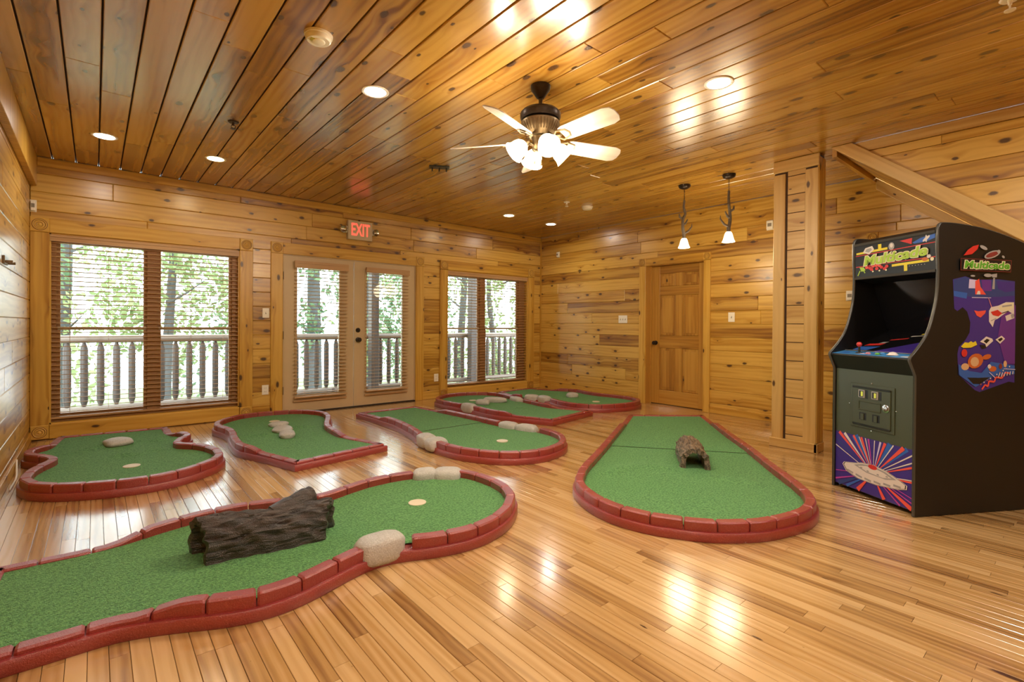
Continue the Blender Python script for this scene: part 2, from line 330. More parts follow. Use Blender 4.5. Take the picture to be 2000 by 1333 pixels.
def loop_world():
    T = {}
    T['A'] = [(-0.275, 6.322, 'c'), (-0.291, 6.215), (-0.309, 6.101), (-0.333, 5.871), (-0.363, 5.757), (-0.405, 5.717), (-0.436, 5.644), (-0.448, 5.561), (-0.438, 5.441), (-0.363, 5.324), (-0.304, 5.219), (-0.287, 5.151), (-0.303, 5.08), (-0.341, 4.991), (-0.376, 4.876), (-0.393, 4.775), (-0.400, 4.63), (-0.352, 4.47), (-0.298, 4.379), (-0.185, 4.276), (-0.036, 4.196), (0.091, 4.147), (0.292, 4.117), (0.469, 4.156), (0.623, 4.255), (0.743, 4.379), (0.802, 4.507), (0.815, 4.64), (0.808, 4.768), (0.773, 4.899), (0.731, 5.002), (0.664, 5.092), (0.607, 5.159), (0.598, 5.23), (0.641, 5.347), (0.691, 5.427), (0.710, 5.51), (0.700, 5.608), (0.664, 5.689), (0.616, 5.761), (0.592, 5.896), (0.593, 6.075), (0.595, 6.235, 'c')]
    T['B'] = [(1.181, 3.994, 'c'), (2.023, 4.137, 'c'), (1.948, 4.396), (1.874, 4.631), (1.849, 4.774), (1.866, 5.06), (1.923, 5.26), (2.014, 5.477), (2.075, 5.651), (2.105, 5.815), (2.096, 5.952), (2.034, 6.09), (1.959, 6.194), (1.843, 6.287), (1.649, 6.351), (1.49, 6.376), (1.349, 6.362), (1.224, 6.318), (1.114, 6.226), (1.019, 6.12), (0.960, 6.024), (0.926, 5.917), (0.921, 5.808), (0.943, 5.693), (0.968, 5.577), (0.976, 5.463), (0.965, 5.334), (0.944, 5.183), (0.926, 4.98), (0.924, 4.817), (0.945, 4.694), (0.997, 4.552), (1.037, 4.459), (1.111, 4.224)]
    T['C'] = [(2.426, 5.819, 'c'), (2.463, 5.394), (2.470, 4.94), (2.435, 4.598), (2.390, 4.362), (2.343, 4.186), (2.312, 4.005), (2.308, 3.796), (2.322, 3.579), (2.362, 3.426), (2.442, 3.264), (2.556, 3.114), (2.717, 3.018), (2.893, 2.978), (3.078, 3.004), (3.232, 3.065), (3.359, 3.174), (3.458, 3.313), (3.502, 3.466), (3.512, 3.603), (3.496, 3.747), (3.462, 3.883), (3.394, 4.16), (3.361, 4.602), (3.331, 4.973), (3.313, 5.249), (3.290, 5.469), (3.235, 5.816, 'c')]
    T['D'] = [(3.971, 3.985, 'c'), (4.831, 4.129, 'c'), (4.720, 4.397), (4.650, 4.577), (4.620, 4.74), (4.640, 5.01), (4.660, 5.243), (4.680, 5.417), (4.715, 5.583), (4.750, 5.811), (4.704, 6.023), (4.527, 6.223), (4.290, 6.319), (4.066, 6.329), (3.874, 6.252), (3.727, 6.129), (3.640, 6.0), (3.615, 5.828), (3.616, 5.606), (3.646, 5.406), (3.672, 5.25), (3.682, 5.07), (3.674, 4.873), (3.707, 4.649), (3.827, 4.363)]
    T['E'] = [(4.974, 6.256, 'c'), (4.90, 6.03), (4.835, 5.80), (4.815, 5.62), (4.85, 5.45), (4.93, 5.33), (4.96, 5.2), (4.92, 5.0), (4.872, 4.8), (4.862, 4.6), (4.90, 4.42), (5.0, 4.265), (5.15, 4.155), (5.34, 4.085), (5.55, 4.055), (5.75, 4.08), (5.93, 4.17), (6.02, 4.32), (6.048, 4.5), (6.02, 4.74), (5.975, 4.98), (5.985, 5.2), (6.04, 5.42), (6.0, 5.58), (5.90, 5.73), (5.82, 5.86), (5.684, 6.288, 'c')]
    T['G'] = [(4.958, 3.687, 'c'), (4.345, 3.345), (3.684, 2.983), (3.14, 2.691), (2.786, 2.51), (2.615, 2.398), (2.483, 2.297), (2.389, 2.17), (2.316, 2.005), (2.287, 1.847), (2.297, 1.701), (2.342, 1.555), (2.407, 1.442), (2.451, 1.371), (2.521, 1.288), (2.632, 1.197), (2.771, 1.117), (2.974, 1.057), (3.139, 1.037), (3.324, 1.066), (3.485, 1.148), (3.628, 1.258), (3.803, 1.413), (4.011, 1.6), (4.349, 1.885), (4.52, 2.045), (4.812, 2.318), (5.224, 2.682), (5.678, 3.081, 'c')]
    T['F'] = [(-0.372, 3.140, 'c'), (-0.20, 3.130), (0.016, 3.122), (0.139, 3.149), (0.275, 3.197), (0.412, 3.232), (0.554, 3.243), (0.708, 3.224), (0.87, 3.168), (0.966, 3.126), (1.053, 3.109), (1.151, 3.126), (1.284, 3.175), (1.442, 3.206), (1.597, 3.201), (1.758, 3.167), (1.928, 3.087), (2.042, 2.969), (2.092, 2.847), (2.108, 2.694), (2.096, 2.527), (2.039, 2.371), (1.953, 2.255), (1.806, 2.137), (1.65, 2.071), (1.509, 2.049), (1.373, 2.065), (1.257, 2.102), (1.159, 2.147), (1.054, 2.176), (0.923, 2.166), (0.737, 2.103), (0.594, 2.071), (0.471, 2.080), (0.361, 2.119), (0.224, 2.194), (0.094, 2.250), (0.005, 2.265), (-0.11, 2.267), (-0.385, 2.276, 'c')]
    return T
TRACE = loop_world()
def dense(pts):
    """closed smooth loop through the points (sharp at the ones marked c): list of runs between corners"""
    n = len(pts); cs = [i for i, p in enumerate(pts) if len(p) > 2]; runs = []
    for a, b in zip(cs, cs[1:] + [cs[0] + n]):
        P = [np.array(pts[i % n][:2]) for i in range(a, b + 1)]; out = [P[0]]
        for i in range(len(P) - 1):
            p0 = P[i - 1] if i > 0 else 2 * P[0] - P[1]; p3 = P[i + 2] if i + 2 < len(P) else 2 * P[-1] - P[-2]; p1, p2 = P[i], P[i + 1]
            for t in np.linspace(0, 1, 9)[1:]:
                out.append(.5 * (2 * p1 + (p2 - p0) * t + (2 * p0 - 5 * p1 + 4 * p2 - p3) * t * t + (3 * p1 - p0 - 3 * p2 + p3) * t ** 3))
        Q = np.array(out)
        if len(Q) > 20:
            for _ in range(6): Q[1:-1] = .25 * Q[:-2] + .5 * Q[1:-1] + .25 * Q[2:]
        s = np.concatenate([[0], np.cumsum(np.hypot(*(Q[1:] - Q[:-1]).T))]); nb = max(2, round(s[-1] / .182)); m = nb * 4
        u = np.linspace(0, s[-1], m + 1); runs.append(np.stack([np.interp(u, s, Q[:, 0]), np.interp(u, s, Q[:, 1])], 1))
    return runs
def area2(P): x, y = P[:, 0], P[:, 1]; return float(np.sum(x * np.roll(y, -1) - y * np.roll(x, -1)))
def loop_of(key):
    runs = dense(TRACE[key]); P = np.concatenate([r[:-1] for r in runs])
    if area2(P) < 0:
        runs = [r[::-1] for r in runs[::-1]]; P = np.concatenate([r[:-1] for r in runs])
    ln = [len(r) - 1 for r in runs]
    t0 = P - np.roll(P, 1, 0); t1 = np.roll(P, -1, 0) - P; t0 /= np.hypot(*t0.T)[:, None]; t1 /= np.hypot(*t1.T)[:, None]
    n0 = np.stack([-t0[:, 1], t0[:, 0]], 1); n1 = np.stack([-t1[:, 1], t1[:, 0]], 1); N = n0 + n1; N /= np.hypot(*N.T)[:, None]
    N /= np.maximum((N * n0).sum(1), .6)[:, None]
    return P, N, ln          # counter-clockwise outline, inward mitred normals, points per run
LOOPS = {k: loop_of(k) for k in TRACE}
def inside(P, x, y):
    c = False; j = len(P) - 1
    for i in range(len(P)):
        if (P[i][1] > y) != (P[j][1] > y) and x < (P[j][0] - P[i][0]) * (y - P[i][1]) / (P[j][1] - P[i][1]) + P[i][0]: c = not c
        j = i
    return c
picked = 0
for s in strips:
    v, f = strip_geo(s); t = min(1, max(0, random.gauss(.5, .22)))
    if picked < 300 and vis(s) > 0 and not any(inside(LOOPS[k][0], (s[0] + s[1]) / 2, s[2] + (s[3] - s[2]) * q) for k in LOOPS for q in (.15, .5, .85)):
        picked += 1; mk('floor_strip', v, f, M['oak'], floor, tone=t)
    else:
        rest.add(v, f); rtone += [t] * len(v)
tag(mk('floor_strips', rest.v, rest.f, M['oak'], floor, tone=rtone), kind='stuff')

# ---------------------------------------------------------------- walls
def wall_rows(parent, a, b, pos, ex, nrm_pos, openings, mat, lohi=(1.1, 3.0), rows=ROWS, flip=False):
    """horizontal boards on a wall between a and b along ex; openings: (a0, a1, z0, z1)"""
    for z0, z1 in rows:
        zc = (z0 + z1) / 2; segs = [(a, b)]
        for o0, o1, oz0, oz1 in openings:
            if oz0 < zc < oz1:
                ns = []
                for s0, s1 in segs:
                    if o1 <= s0 or o0 >= s1: ns.append((s0, s1)); continue
                    if o0 - s0 > .02: ns.append((s0, o0))
                    if s1 - o1 > .02: ns.append((o1, s1))
                segs = ns
        for s0, s1 in segs:
            cs = cuts(s0, s1, *lohi)
            for c0, c1 in zip(cs, cs[1:]):
                g = .001; c = (c0 + c1) / 2
                O = nrm_pos(c, zc); plank(parent, 'wall_plank', O, ex, Z_ if not flip else Z_, c1 - c0 - g, z1 - z0 - .0012, .018, mat, ch=.0055)
wb = MB()
for x0, x1, z0, z1 in ((XL - .1, -.33, 0, H), (1.305, 1.79, 0, H), (3.66, 4.235, 0, H), (5.91, XR + .1, 0, H), (-.33, 1.305, 0, .14), (-.33, 1.305, 2.025, H), (1.79, 3.66, 2.03, H), (4.235, 5.91, 0, .14), (4.235, 5.91, 2.015, H)):
    wb.box(x0, x1, YW + .019, YW + .15, z0, z1)
wall_back = tag(wb.done('wall_back', M['gap']), 'knotty pine board wall holding the windows and patio doors', 'wall', kind='structure')
wall_rows(wall_back, XL, XR, 0, X_, lambda c, z: (c, YW, z), [(-.335, 1.31, .14, 2.02), (1.79, 3.66, 0, 2.03), (4.23, 5.915, .14, 2.01)], M['wall'])
wr = MB()
for y0, y1, z0, z1 in ((YB, 3.405, 0, H), (4.335, YW + .02, 0, H), (3.405, 4.335, 2.035, H)): wr.box(XR + .019, XR + .13, y0, y1, z0, z1)
wr.box(XR + .132, XR + .17, 3.2, 4.5, 0, 2.3)
wall_right = tag(wr.done('wall_right', M['gap']), 'golden knotty pine board wall with the six panel door', 'wall', kind='structure')
wall_rows(wall_right, -YW, -YB, 0, -Y_, lambda c, z: (XR, -c, z), [(-4.33, -3.41, 0, 2.035)], M['wall'])
wall_left = tag(MB().box(XL - .12, XL - .019, YB, YW + .15, 0, H).done('wall_left', M['gap']), 'pine board wall at the left edge of the room', 'wall', kind='structure')
wall_rows(wall_left, YB, YW, 0, Y_, lambda c, z: (XL, c, z), [], M['wall'])
wall_front = tag(MB().box(XL - .1, XR + .2, YB - .12, YB, 0, H).done('wall_front', M['wall']), 'pine wall behind the viewpoint', 'wall', kind='structure')
# beam board along the top of the left wall
t1 = tag(MB().box(XL, -.427, YB, YW - .001, 2.457, H).done('trim_1', M['trim'], bevel=.004), 'pine beam board along top of left wall', 'trim', kind='structure')

# ---------------------------------------------------------------- ceiling
cb = MB().box(XL - .1, XR + .2, 1.52, YW + .15, H + .02, H + .12).box(XL - .1, 5.06, YB - .1, 1.52, H + .02, H + .12)
ceiling = tag(cb.done('ceiling', M['gap']), 'varnished pine board ceiling with dark grooves', 'ceiling', kind='structure')
x = -.316 - .172
while x < XR:
    x0, x1 = max(x, XL), min(x + .172, XR); x += .172
    if x1 - x0 < .02: continue
    cs = cuts(YB if x0 < 4.95 else 1.52, YW, 1.3, 3.6)
    for c0, c1 in zip(cs, cs[1:]): plank(ceiling, 'ceiling_plank', ((x0 + x1) / 2, (c0 + c1) / 2, H), Y_, X_, c1 - c0 - .0012, x1 - x0 - .009, .018, M['ceil'], ch=.004)

# ---------------------------------------------------------------- trim, corner blocks, windows, doors
def rosette(parent, c, nrm, up, s, mat=None):
    """carved square corner block with turned rings"""
    nrm = Vector(nrm); up = Vector(up); sd = up.cross(nrm); rot = Matrix((sd, up, nrm)).transposed()
    b = MB(); h = s / 2; th = .028
    vs = [(-h, -h, -.004), (h, -h, -.004), (h, h, -.004), (-h, h, -.004), (-h, -h, th - .005), (h, -h, th - .005), (h, h, th - .005), (-h, h, th - .005), (-h + .005, -h + .005, th), (h - .005, -h + .005, th), (h - .005, h - .005, th), (-h + .005, h - .005, th)]
    fs = [(8, 9, 10, 11)]
    for i in range(4):
        j = (i + 1) % 4; fs += [(i, j, 4 + j, 4 + i), (4 + i, 4 + j, 8 + j, 8 + i)]
    b.add([rot @ Vector(v) + Vector(c) for v in vs], fs)
    o = b.done('corner_block', mat or M['trim'], parent)
    r = MB(); k = s * .38
    r.lathe([(k, th - .002), (k, th + .003), (k * .9, th + .006), (k * .78, th + .001), (k * .62, th + .001), (k * .52, th + .005), (k * .42, th + .001), (k * .28, th + .001), (k * .2, th + .006), (0.001, th + .008)], 24, c, rot)
    r.done('rosette', mat or M['trim'], o, smooth=True)
    g = MB()
    for q in (.79, .44, 1.04): g.lathe([(k * q + .0022, th - .001), (k * q + .0022, th + .0022), (k * q - .0022, th + .0022), (k * q - .0022, th - .001)], 24, c, rot)
    g.done('rosette_groove', M['stain'], o)
    return o
def casing_back(parent, x0, x1, z0, z1, name='casing', mat=None, th=.022):
    if x1 - x0 > z1 - z0: return plank(parent, name, ((x0 + x1) / 2, YW - th, (z0 + z1) / 2), X_, Z_, x1 - x0, z1 - z0, th, mat or M['trim'])
    return plank(parent, name, ((x0 + x1) / 2, YW - th, (z0 + z1) / 2), Z_, -X_, z1 - z0, x1 - x0, th, mat or M['trim'])
def window(n, label, xc0, xo0, xo1, xc1, mull, zl, zh, zt, zb, glass):
    w = empty(f'window_{n}', (0, 0, 0), label=label, cat='window', kind='structure')
    casing_back(w, xc0, xo0, zb, zh); casing_back(w, xo1, xc1, zb, zh)
    casing_back(w, xo0, xo1, zh, zt); casing_back(w, xo0, xo1, max(zl - .14, .002), zl)
    for cx in ((xc0 + xo0) / 2, (xo1 + xc1) / 2):
        rosette(w, (cx, YW, (zh + zt) / 2), (0, -1, 0), (0, 0, 1), .138); rosette(w, (cx, YW, zl - .069), (0, -1, 0), (0, 0, 1), .132)
    f = MB()                                   # jamb liner and frame
    f.box(xo0 - .004, xo0 + .012, YW - .001, YW + .15, zl, zh).box(xo1 - .012, xo1 + .004, YW - .001, YW + .15, zl, zh).box(xo0, xo1, YW - .001, YW + .15, zh - .012, zh + .004).box(xo0, xo1, YW - .001, YW + .15, zl - .004, zl + .012)
    f.done('jamb', M['trim'], w)
    f = MB(); gx0, gx1, gz0, gz1 = glass
    f.box(xo0 + .012, gx0 - .03, YW + .07, YW + .13, zl + .012, zh - .012).box(gx1 + .03, xo1 - .012, YW + .07, YW + .13, zl + .012, zh - .012)
    f.box(gx0 - .03, gx1 + .03, YW + .07, YW + .13, gz1 + .03, zh - .012).box(gx0 - .03, gx1 + .03, YW + .07, YW + .13, zl + .012, gz0 - .03)
    f.done('window_frame', M['sash'], w)
    MB().box(mull[0] + .03, mull[1] - .03, YW + .065, YW + .135, zl + .012, zh - .012).done('mullion', M['sash'], w)
    return w
# sashes and panes are added with an explicit handle
def window_full(*a):
    n, label, xc0, xo0, xo1, xc1, mull, zl, zh, zt, zb, glass = a
    w = window(*a); gx0, gx1, gz0, gz1 = glass; zm = 1.085
    for p, q in ((gx0, mull[0]), (mull[1], gx1)):
        for z0, z1, yo, up in ((gz0, zm, .085, 0), (zm, gz1, .105, 1)):
            s = MB(); t = .03; y0, y1 = YW + yo, YW + yo + .025; lo = t if not up else .014; hi = t if up else .014
            s.box(p - t, p, y0, y1, z0 - lo, z1 + hi).box(q, q + t, y0, y1, z0 - lo, z1 + hi).box(p, q, y0, y1, z0 - lo, z0 + (.0 if not up else .004)).box(p, q, y0, y1, z1 - (.0 if up else .004), z1 + hi)
            sash = s.done('sash', M['sash'], w)
            MB().box(p - .004, q + .004, y0 + .010, y0 + .014, z0 - .004, z1 + .004).done('pane', M['glass'], sash)
        MB().box(p - .02, q + .02, YW + .075, YW + .085, zm - .016, zm + .016).done('meeting_rail', M['sash_w'], w)
    return w
win1 = window_full(1, 'wide double window with pine casing at left end of window wall', -.474, -.338, 1.313, 1.455, (.405, .558), .148, 2.017, 2.155, .134, (-.262, 1.219, .235, 1.935))
win2 = window_full(2, 'double window with pine casing nearest the far corner', 4.086, 4.226, 5.916, 6.066, (4.884, 5.049), .140, 2.005, 2.150, .134, (4.236, 5.738, .205, 1.915))

d1 = empty('door_1', (0, 0, 0), label='cream french patio doors with glass lights between the two windows', cat='door', kind='structure')
casing_back(d1, 1.656, 1.796, 0, 2.022); casing_back(d1, 3.664, 3.80, 0, 2.022); casing_back(d1, 1.796, 3.664, 2.022, 2.160)
rosette(d1, (1.726, YW, 2.091), (0, -1, 0), (0, 0, 1), .14); rosette(d1, (3.732, YW, 2.091), (0, -1, 0), (0, 0, 1), .136)
MB().box(1.788, 1.800, YW - .001, YW + .15, 0, 2.03).box(3.652, 3.664, YW - .001, YW + .15, 0, 2.03).box(1.8, 3.652, YW - .001, YW + .15, 2.010, 2.03).done('jamb', M['cream'], d1)
MB().box(1.8, 3.652, YW - .03, YW + .15, 0.0, .016).done('threshold', M['bronze'], d1)
for x0, x1, g0, g1 in ((1.803, 2.713, 1.965, 2.52), (2.722, 3.650, 2.895, 3.455)):
    s = MB(); y0, y1, zt, zb, gz0, gz1 = YW + .005, YW + .05, 2.008, .018, .23, 1.89
    s.box(x0, g0, y0, y1, zb, zt).box(g1, x1, y0, y1, zb, zt).box(g0, g1, y0, y1, zb, gz0).box(g0, g1, y0, y1, gz1, zt)
    leaf = s.done('door_leaf', M['cream'], d1)
    g = MB(); b = .022
    g.box(g0 - b, g0 + .006, y0 - .008, y0, gz0 - b, gz1 + b).box(g1 - .006, g1 + b, y0 - .008, y0, gz0 - b, gz1 + b).box(g0 + .006, g1 - .006, y0 - .008, y0, gz0 - b, gz0 + .006).box(g0 + .006, g1 - .006, y0 - .008, y0, gz1 - .006, gz1 + b)
    g.done('glass_bead', M['cream'], leaf); MB().box(g0, g1, y0 + .018, y0 + .026, gz0, gz1).done('pane', M['glass'], leaf)
    if x0 > 2.7:
        ry = Matrix.Rotation(PI / 2, 3, 'X')
        MB().lathe([(.034, .0), (.034, .008), (.014, .012), (.014, .04), (.028, .046), (.031, .062), (.024, .074), (.001, .076)], 18, (2.777, y0, .93), ry).done('door_knob', M['bronze'], leaf, smooth=True)
        MB().lathe([(.032, .0), (.032, .010), (.026, .014), (.001, .015)], 18, (2.777, y0, 1.062), ry).box(2.770, 2.784, y0 - .03, y0 - .014, 1.050, 1.074).done('deadbolt', M['bronze'], leaf)
    else:
        for z in (.3, 1.0, 1.75): MB().lathe([(.008, -.05), (.008, .05)], 8, (x0 - .003, y0 - .006, z)).done('hinge', M['bronze'], leaf)

d2 = empty('door_2', (0, 0, 0), label='six panel pine door with dark knob on the right wall', cat='door', kind='structure')
def casing_right(y0, y1, z0, z1, name='casing', th=.022, parent=d2):
    if abs(y1 - y0) > z1 - z0: return plank(parent, name, (XR - th, (y0 + y1) / 2, (z0 + z1) / 2), -Y_, Z_, abs(y1 - y0), z1 - z0, th, M['trim'])
    return plank(parent, name, (XR - th, (y0 + y1) / 2, (z0 + z1) / 2), Z_, Y_, z1 - z0, abs(y1 - y0), th, M['trim'])
casing_right(4.328, 4.440, 0, 2.035); casing_right(3.320, 3.414, 0, 2.035); casing_right(3.414, 4.328, 2.035, 2.145)
rosette(d2, (XR, 4.384, 2.09), (-1, 0, 0), (0, 0, 1), .112); rosette(d2, (XR, 3.367, 2.09), (-1, 0, 0), (0, 0, 1), .10)
MB().box(XR - .001, XR + .135, 4.316, 4.332, 0, 2.04).box(XR - .001, XR + .135, 3.410, 3.424, 0, 2.04).box(XR - .001, XR + .135, 3.424, 4.316, 2.028, 2.04).box(XR + .09, XR + .105, 4.300, 4.316, 0, 2.028).done('jamb', M['door'], d2)
fx = XR + .106
leaf = MB().box(fx + .012, fx + .03, 3.424, 4.316, .008, 2.026).done('door_leaf', M['door'], d2)
def dboard(nm, y0, y1, z0, z1, tone=None, d=.012):
    v = z1 - z0 > abs(y1 - y0)
    return plank(leaf, nm, (fx + .012 - d, (y0 + y1) / 2, (z0 + z1) / 2), Z_ if v else -Y_, Y_ if v else Z_, (z1 - z0) if v else abs(y1 - y0), abs(y1 - y0) if v else (z1 - z0), d, M['door'], ch=.003, tone=tone)
dboard('stile', 4.165, 4.316, .008, 2.026, .35); dboard('stile', 3.424, 3.545, .008, 2.026, .45)
for z0, z1, t in ((.008, .21, .3), (.83, 1.01, .8), (1.597, 1.725, .9), (1.915, 2.026, 1.0)): dboard('rail', 3.545, 4.165, z0, z1, t)
for z0, z1 in ((.21, .83), (1.01, 1.597), (1.725, 1.915)):
    dboard('stile', 3.80, 3.91, z0, z1, .4)
    for y0, y1 in ((3.91, 4.165), (3.545, 3.80)):
        p = plank(leaf, 'panel', (fx + .003, (y0 + y1) / 2, (z0 + z1) / 2), Z_, Y_, z1 - z0 - .003, y1 - y0 - .003, .010, M['door'], ch=.0095)
        plank(leaf, 'raised_field', (fx - .001, (y0 + y1) / 2, (z0 + z1) / 2), Z_, Y_, z1 - z0 - .075, y1 - y0 - .075, .006, M['door'], ch=.005)
MB().lathe([(.032, .0), (.032, .008), (.013, .012), (.013, .04), (.026, .046), (.030, .06), (.022, .072), (.001, .074)], 18, (fx, 4.225, .90), Matrix.Rotation(-PI / 2, 3, 'Y')).done('door_knob', M['bronze'], leaf, smooth=True)
# door casing seen above the arcade cabinet, under the stairs
d3 = empty('door_3', (0, 0, 0), label='pine door casing half hidden behind the arcade cabinet', cat='door', kind='structure')
rosette(d3, (XR, 1.531, 2.095), (-1, 0, 0), (0, 0, 1), .105); casing_right(1.48, 1.582, 0, 2.04, parent=d3); casing_right(.62, 1.48, 2.04, 2.145, parent=d3)
# baseboards
def bb(nm, O, ex, L, label):
    b = plank(None, nm, O, ex, Z_, L, .085, .014, M['trim']); return tag(b, label, 'baseboard', kind='structure')
bb('baseboard_right', (XR - .014, (3.32 + YB) / 2, .043), -Y_, 3.32 - YB, 'low pine baseboard right of the six panel door')
bb('baseboard_far', (XR - .014, (4.44 + YW) / 2, .043), -Y_, YW - 4.44, 'low pine baseboard between six panel door and far corner')
bb('baseboard_left', (XL + .014, (YB + YW) / 2, .043), Y_, YW - YB, 'low pine baseboard under the left wall')
tag(MB().box(XR - .022, XR - .0005, YW - .022, YW - .0005, .09, 2.66).done('trim_2', M['trim']), 'slim pine corner strip where the two board walls meet', 'trim', kind='structure')
tag(plank(None, 'trim_3', ((XL + XR) / 2 + .02, YW - .016, 2.695), X_, Z_, XR - XL - .06, .085, .016, M['trim']), 'pine board running under the ceiling on the window wall', 'trim', kind='structure')

# ---------------------------------------------------------------- column and stairs
CX, CY0, CY1 = 5.02, 1.645, 2.035
col = empty('column', (CX + .09, (CY0 + CY1) / 2, 0), label='square boxed pine column with board trim beside the arcade cabinet', cat='column')
co = col.location
def cpl(nm, O, ex, ey, L, Wd, th, mat=None): return plank(col, nm, O, ex, ey, L, Wd, th, mat or M['trim_pale'], off=co)
MB().box(CX + .012 - co.x, CX + .165 - co.x, CY0 + .012 - co.y, CY1 - .002 - co.y, 0, H - .002).done('core', M['gap'], col)
cpl('stile', (CX - .006, CY1 - .052, 1.345), Z_, Y_, 2.53, .104, .02); cpl('stile', (CX - .006, CY0 + .058, 1.345), Z_, Y_, 2.53, .110, .02)
for z0, z1 in ROWS:
    z0 = max(z0, .08); z1 = min(z1, 2.64)
    if z1 - z0 > .02: cpl('panel_plank', (CX + .010, (CY0 + CY1) / 2 - .004, (z0 + z1) / 2), -Y_, Z_, .160, z1 - z0 - .003, .010)
cpl('head_board', (CX - .012, (CY0 + CY1) / 2, 2.682), -Y_, Z_, CY1 - CY0 + .006, .11, .026)
cpl('base_board', (CX - .02, (CY0 + CY1) / 2, .042), -Y_, Z_, CY1 - CY0 + .03, .084, .032)
cpl('base_board', (CX + .07, CY0 - .012, .042), X_, Z_, .18, .084, .024)
for xx, w_ in ((CX + .042, .08), (CX + .13, .07)): cpl('side_board', (xx, CY0 - .002, 1.40), Z_, -X_, 2.63, w_, .014, M['trim'])

ST0, STS = 1.56, .812                       # stair soffit: z = 2.758 + STS*(y - ST0)
def zs(y): return 2.758 + STS * (y - ST0)
ylo = (0.35 - 2.758) / STS + ST0
stair = empty('staircase', (5.6, .3, 0), label='underside of pine stairs sloping down to the right above the arcade cabinet', cat='staircase')
so = stair.location
ln = math.hypot(ST0 - ylo, zs(ST0) - zs(ylo)); dx = Vector((0, (ylo - ST0) / ln, (zs(ylo) - zs(ST0)) / ln)); up = X_.cross(dx) if X_.cross(dx).z > 0 else dx.cross(X_)
def stringer(x0, x1, zoff0, zoff1, mat, y_top, nm='stringer'):
    lim = H - .002; ya = ylo; yc = ST0 + (lim - 2.758 - zoff1) / STS
    P = [(ya, zs(ya) + zoff0), (y_top, min(zs(y_top) + zoff0, lim))]
    if yc < y_top: P += [(y_top, lim), (yc, lim)] if zs(y_top) + zoff0 < lim - .003 else [(yc, lim)]
    else: P += [(y_top, zs(y_top) + zoff1)]
    P += [(ya, zs(ya) + zoff1)]
    O = Vector((x0, (ya + y_top) / 2, (zs(ya) + zs(y_top)) / 2)); e1 = dx; e2 = up.normalized(); e3 = e1.cross(e2)
    loc = [Vector(((Vector((x0, y, z)) - O).dot(e1), (Vector((x0, y, z)) - O).dot(e2), 0)) for y, z in P]
    o = MB().prism(loc, (0, 0, (x1 - x0) * (1 if e3.x > 0 else -1))).done(nm, mat, stair, bevel=.004); O = O - so
    o.matrix_basis = Matrix(((e1.x, e2.x, e3.x, O.x), (e1.y, e2.y, e3.y, O.y), (e1.z, e2.z, e3.z, O.z), (0, 0, 0, 1))); return o
stringer(4.955, 5.0, 0.0, .128, M['trim_pale'], 1.535)
stringer(6.195, 6.24, -.118, -.002, M['trim_pale'], 1.50)
# soffit boards running up the slope
for k in range(6):
    x0 = 5.0 + k * .2; x1 = min(x0 + .2, 6.24)
    mid = Vector(((x0 + x1) / 2, (ST0 - .045 + ylo) / 2, (zs(ST0 - .045) + zs(ylo)) / 2))
    plank(stair, 'soffit_plank', mid, dx, -X_ if dx.cross(-X_).z < 0 else X_, ln - .06, x1 - x0 - .003, .014, M['wall'], off=so)
MB().box(5.0 - so.x, 6.24 - so.x, 1.50 - so.y, 1.535 - so.y, 2.66, 2.735).done('soffit_end_board', M['trim'], stair)
ws = MB().prism([(5.022, 1.52, H - .002), (5.022, YB, H - .002), (5.022, YB, max(zs(YB) + .05, 0)), (5.022, ylo, zs(ylo) + .05), (5.022, 1.48, zs(1.48) + .05)], (.03, 0, 0))
wall_stair = tag(ws.done('wall_stair', M['wall']), 'triangular pine board wall above the slanting stair stringer', 'wall', kind='structure')
for z0, z1 in ROWS:
    if z1 < .4: continue
    z1 = min(z1, 2.65); y0 = min(ST0 + (z0 - 2.82) / STS, 1.5); y1 = min(ST0 + (z1 - 2.82) / STS, 1.5); g = .0012
    if z1 - z0 < .02: continue
    cs = cuts(YB, min(y0, y1), 1.0, 2.2)
    for i, (c0, c1) in enumerate(zip(cs, cs[1:])):
        last = i == len(cs) - 2; zc = (z0 + z1) / 2; yc = (c0 + c1) / 2; a = (c1 - c0) / 2 - .0006; b = (z1 - z0) / 2 - g
        e1 = (y1 - y0) if last else 0
        # local x runs toward -y
        v = [(a, -b, -.018), (-a, -b, -.018), (-a - e1, b, -.018), (a, b, -.018), (a, -b, -.003), (-a, -b, -.003), (-a - e1, b, -.003), (a, b, -.003), (a - .003, -b + .003, 0), (-a + .003, -b + .003, 0), (-a - e1 + .003, b - .003, 0), (a - .003, b - .003, 0)]
        f = [(8, 11, 10, 9)]
        for p in range(4):
            q = (p + 1) % 4; f += [(p, 4 + p, 4 + q, q), (4 + p, 8 + p, 8 + q, 4 + q)]
        o = mk('wall_plank', v, f, M['wall'], wall_stair)
        o.matrix_basis = Matrix(((0, 0, -1, 5.004), (-1, 0, 0, yc), (0, 1, 0, zc), (0, 0, 0, 1)))
tag(plank(None, 'trim_4', (4.992, (1.40 + YB) / 2, 2.695), -Y_, Z_, 1.40 - YB, .086, .02, M['trim_pale']), 'pale pine board under the ceiling above the stair wall', 'trim', kind='structure')
def catmull(P, n=6):
    out = []
    for i in range(len(P) - 1):
        p0, p1, p2, p3 = [np.array(P[max(0, min(len(P) - 1, i + k))]) for k in (-1, 0, 1, 2)]
        for t in np.linspace(0, 1, n, endpoint=False): out.append(tuple(.5 * (2 * p1 + (p2 - p0) * t + (2 * p0 - 5 * p1 + 4 * p2 - p3) * t * t + (3 * p1 - p0 - 3 * p2 + p3) * t ** 3)))
    return out + [tuple(P[-1])]

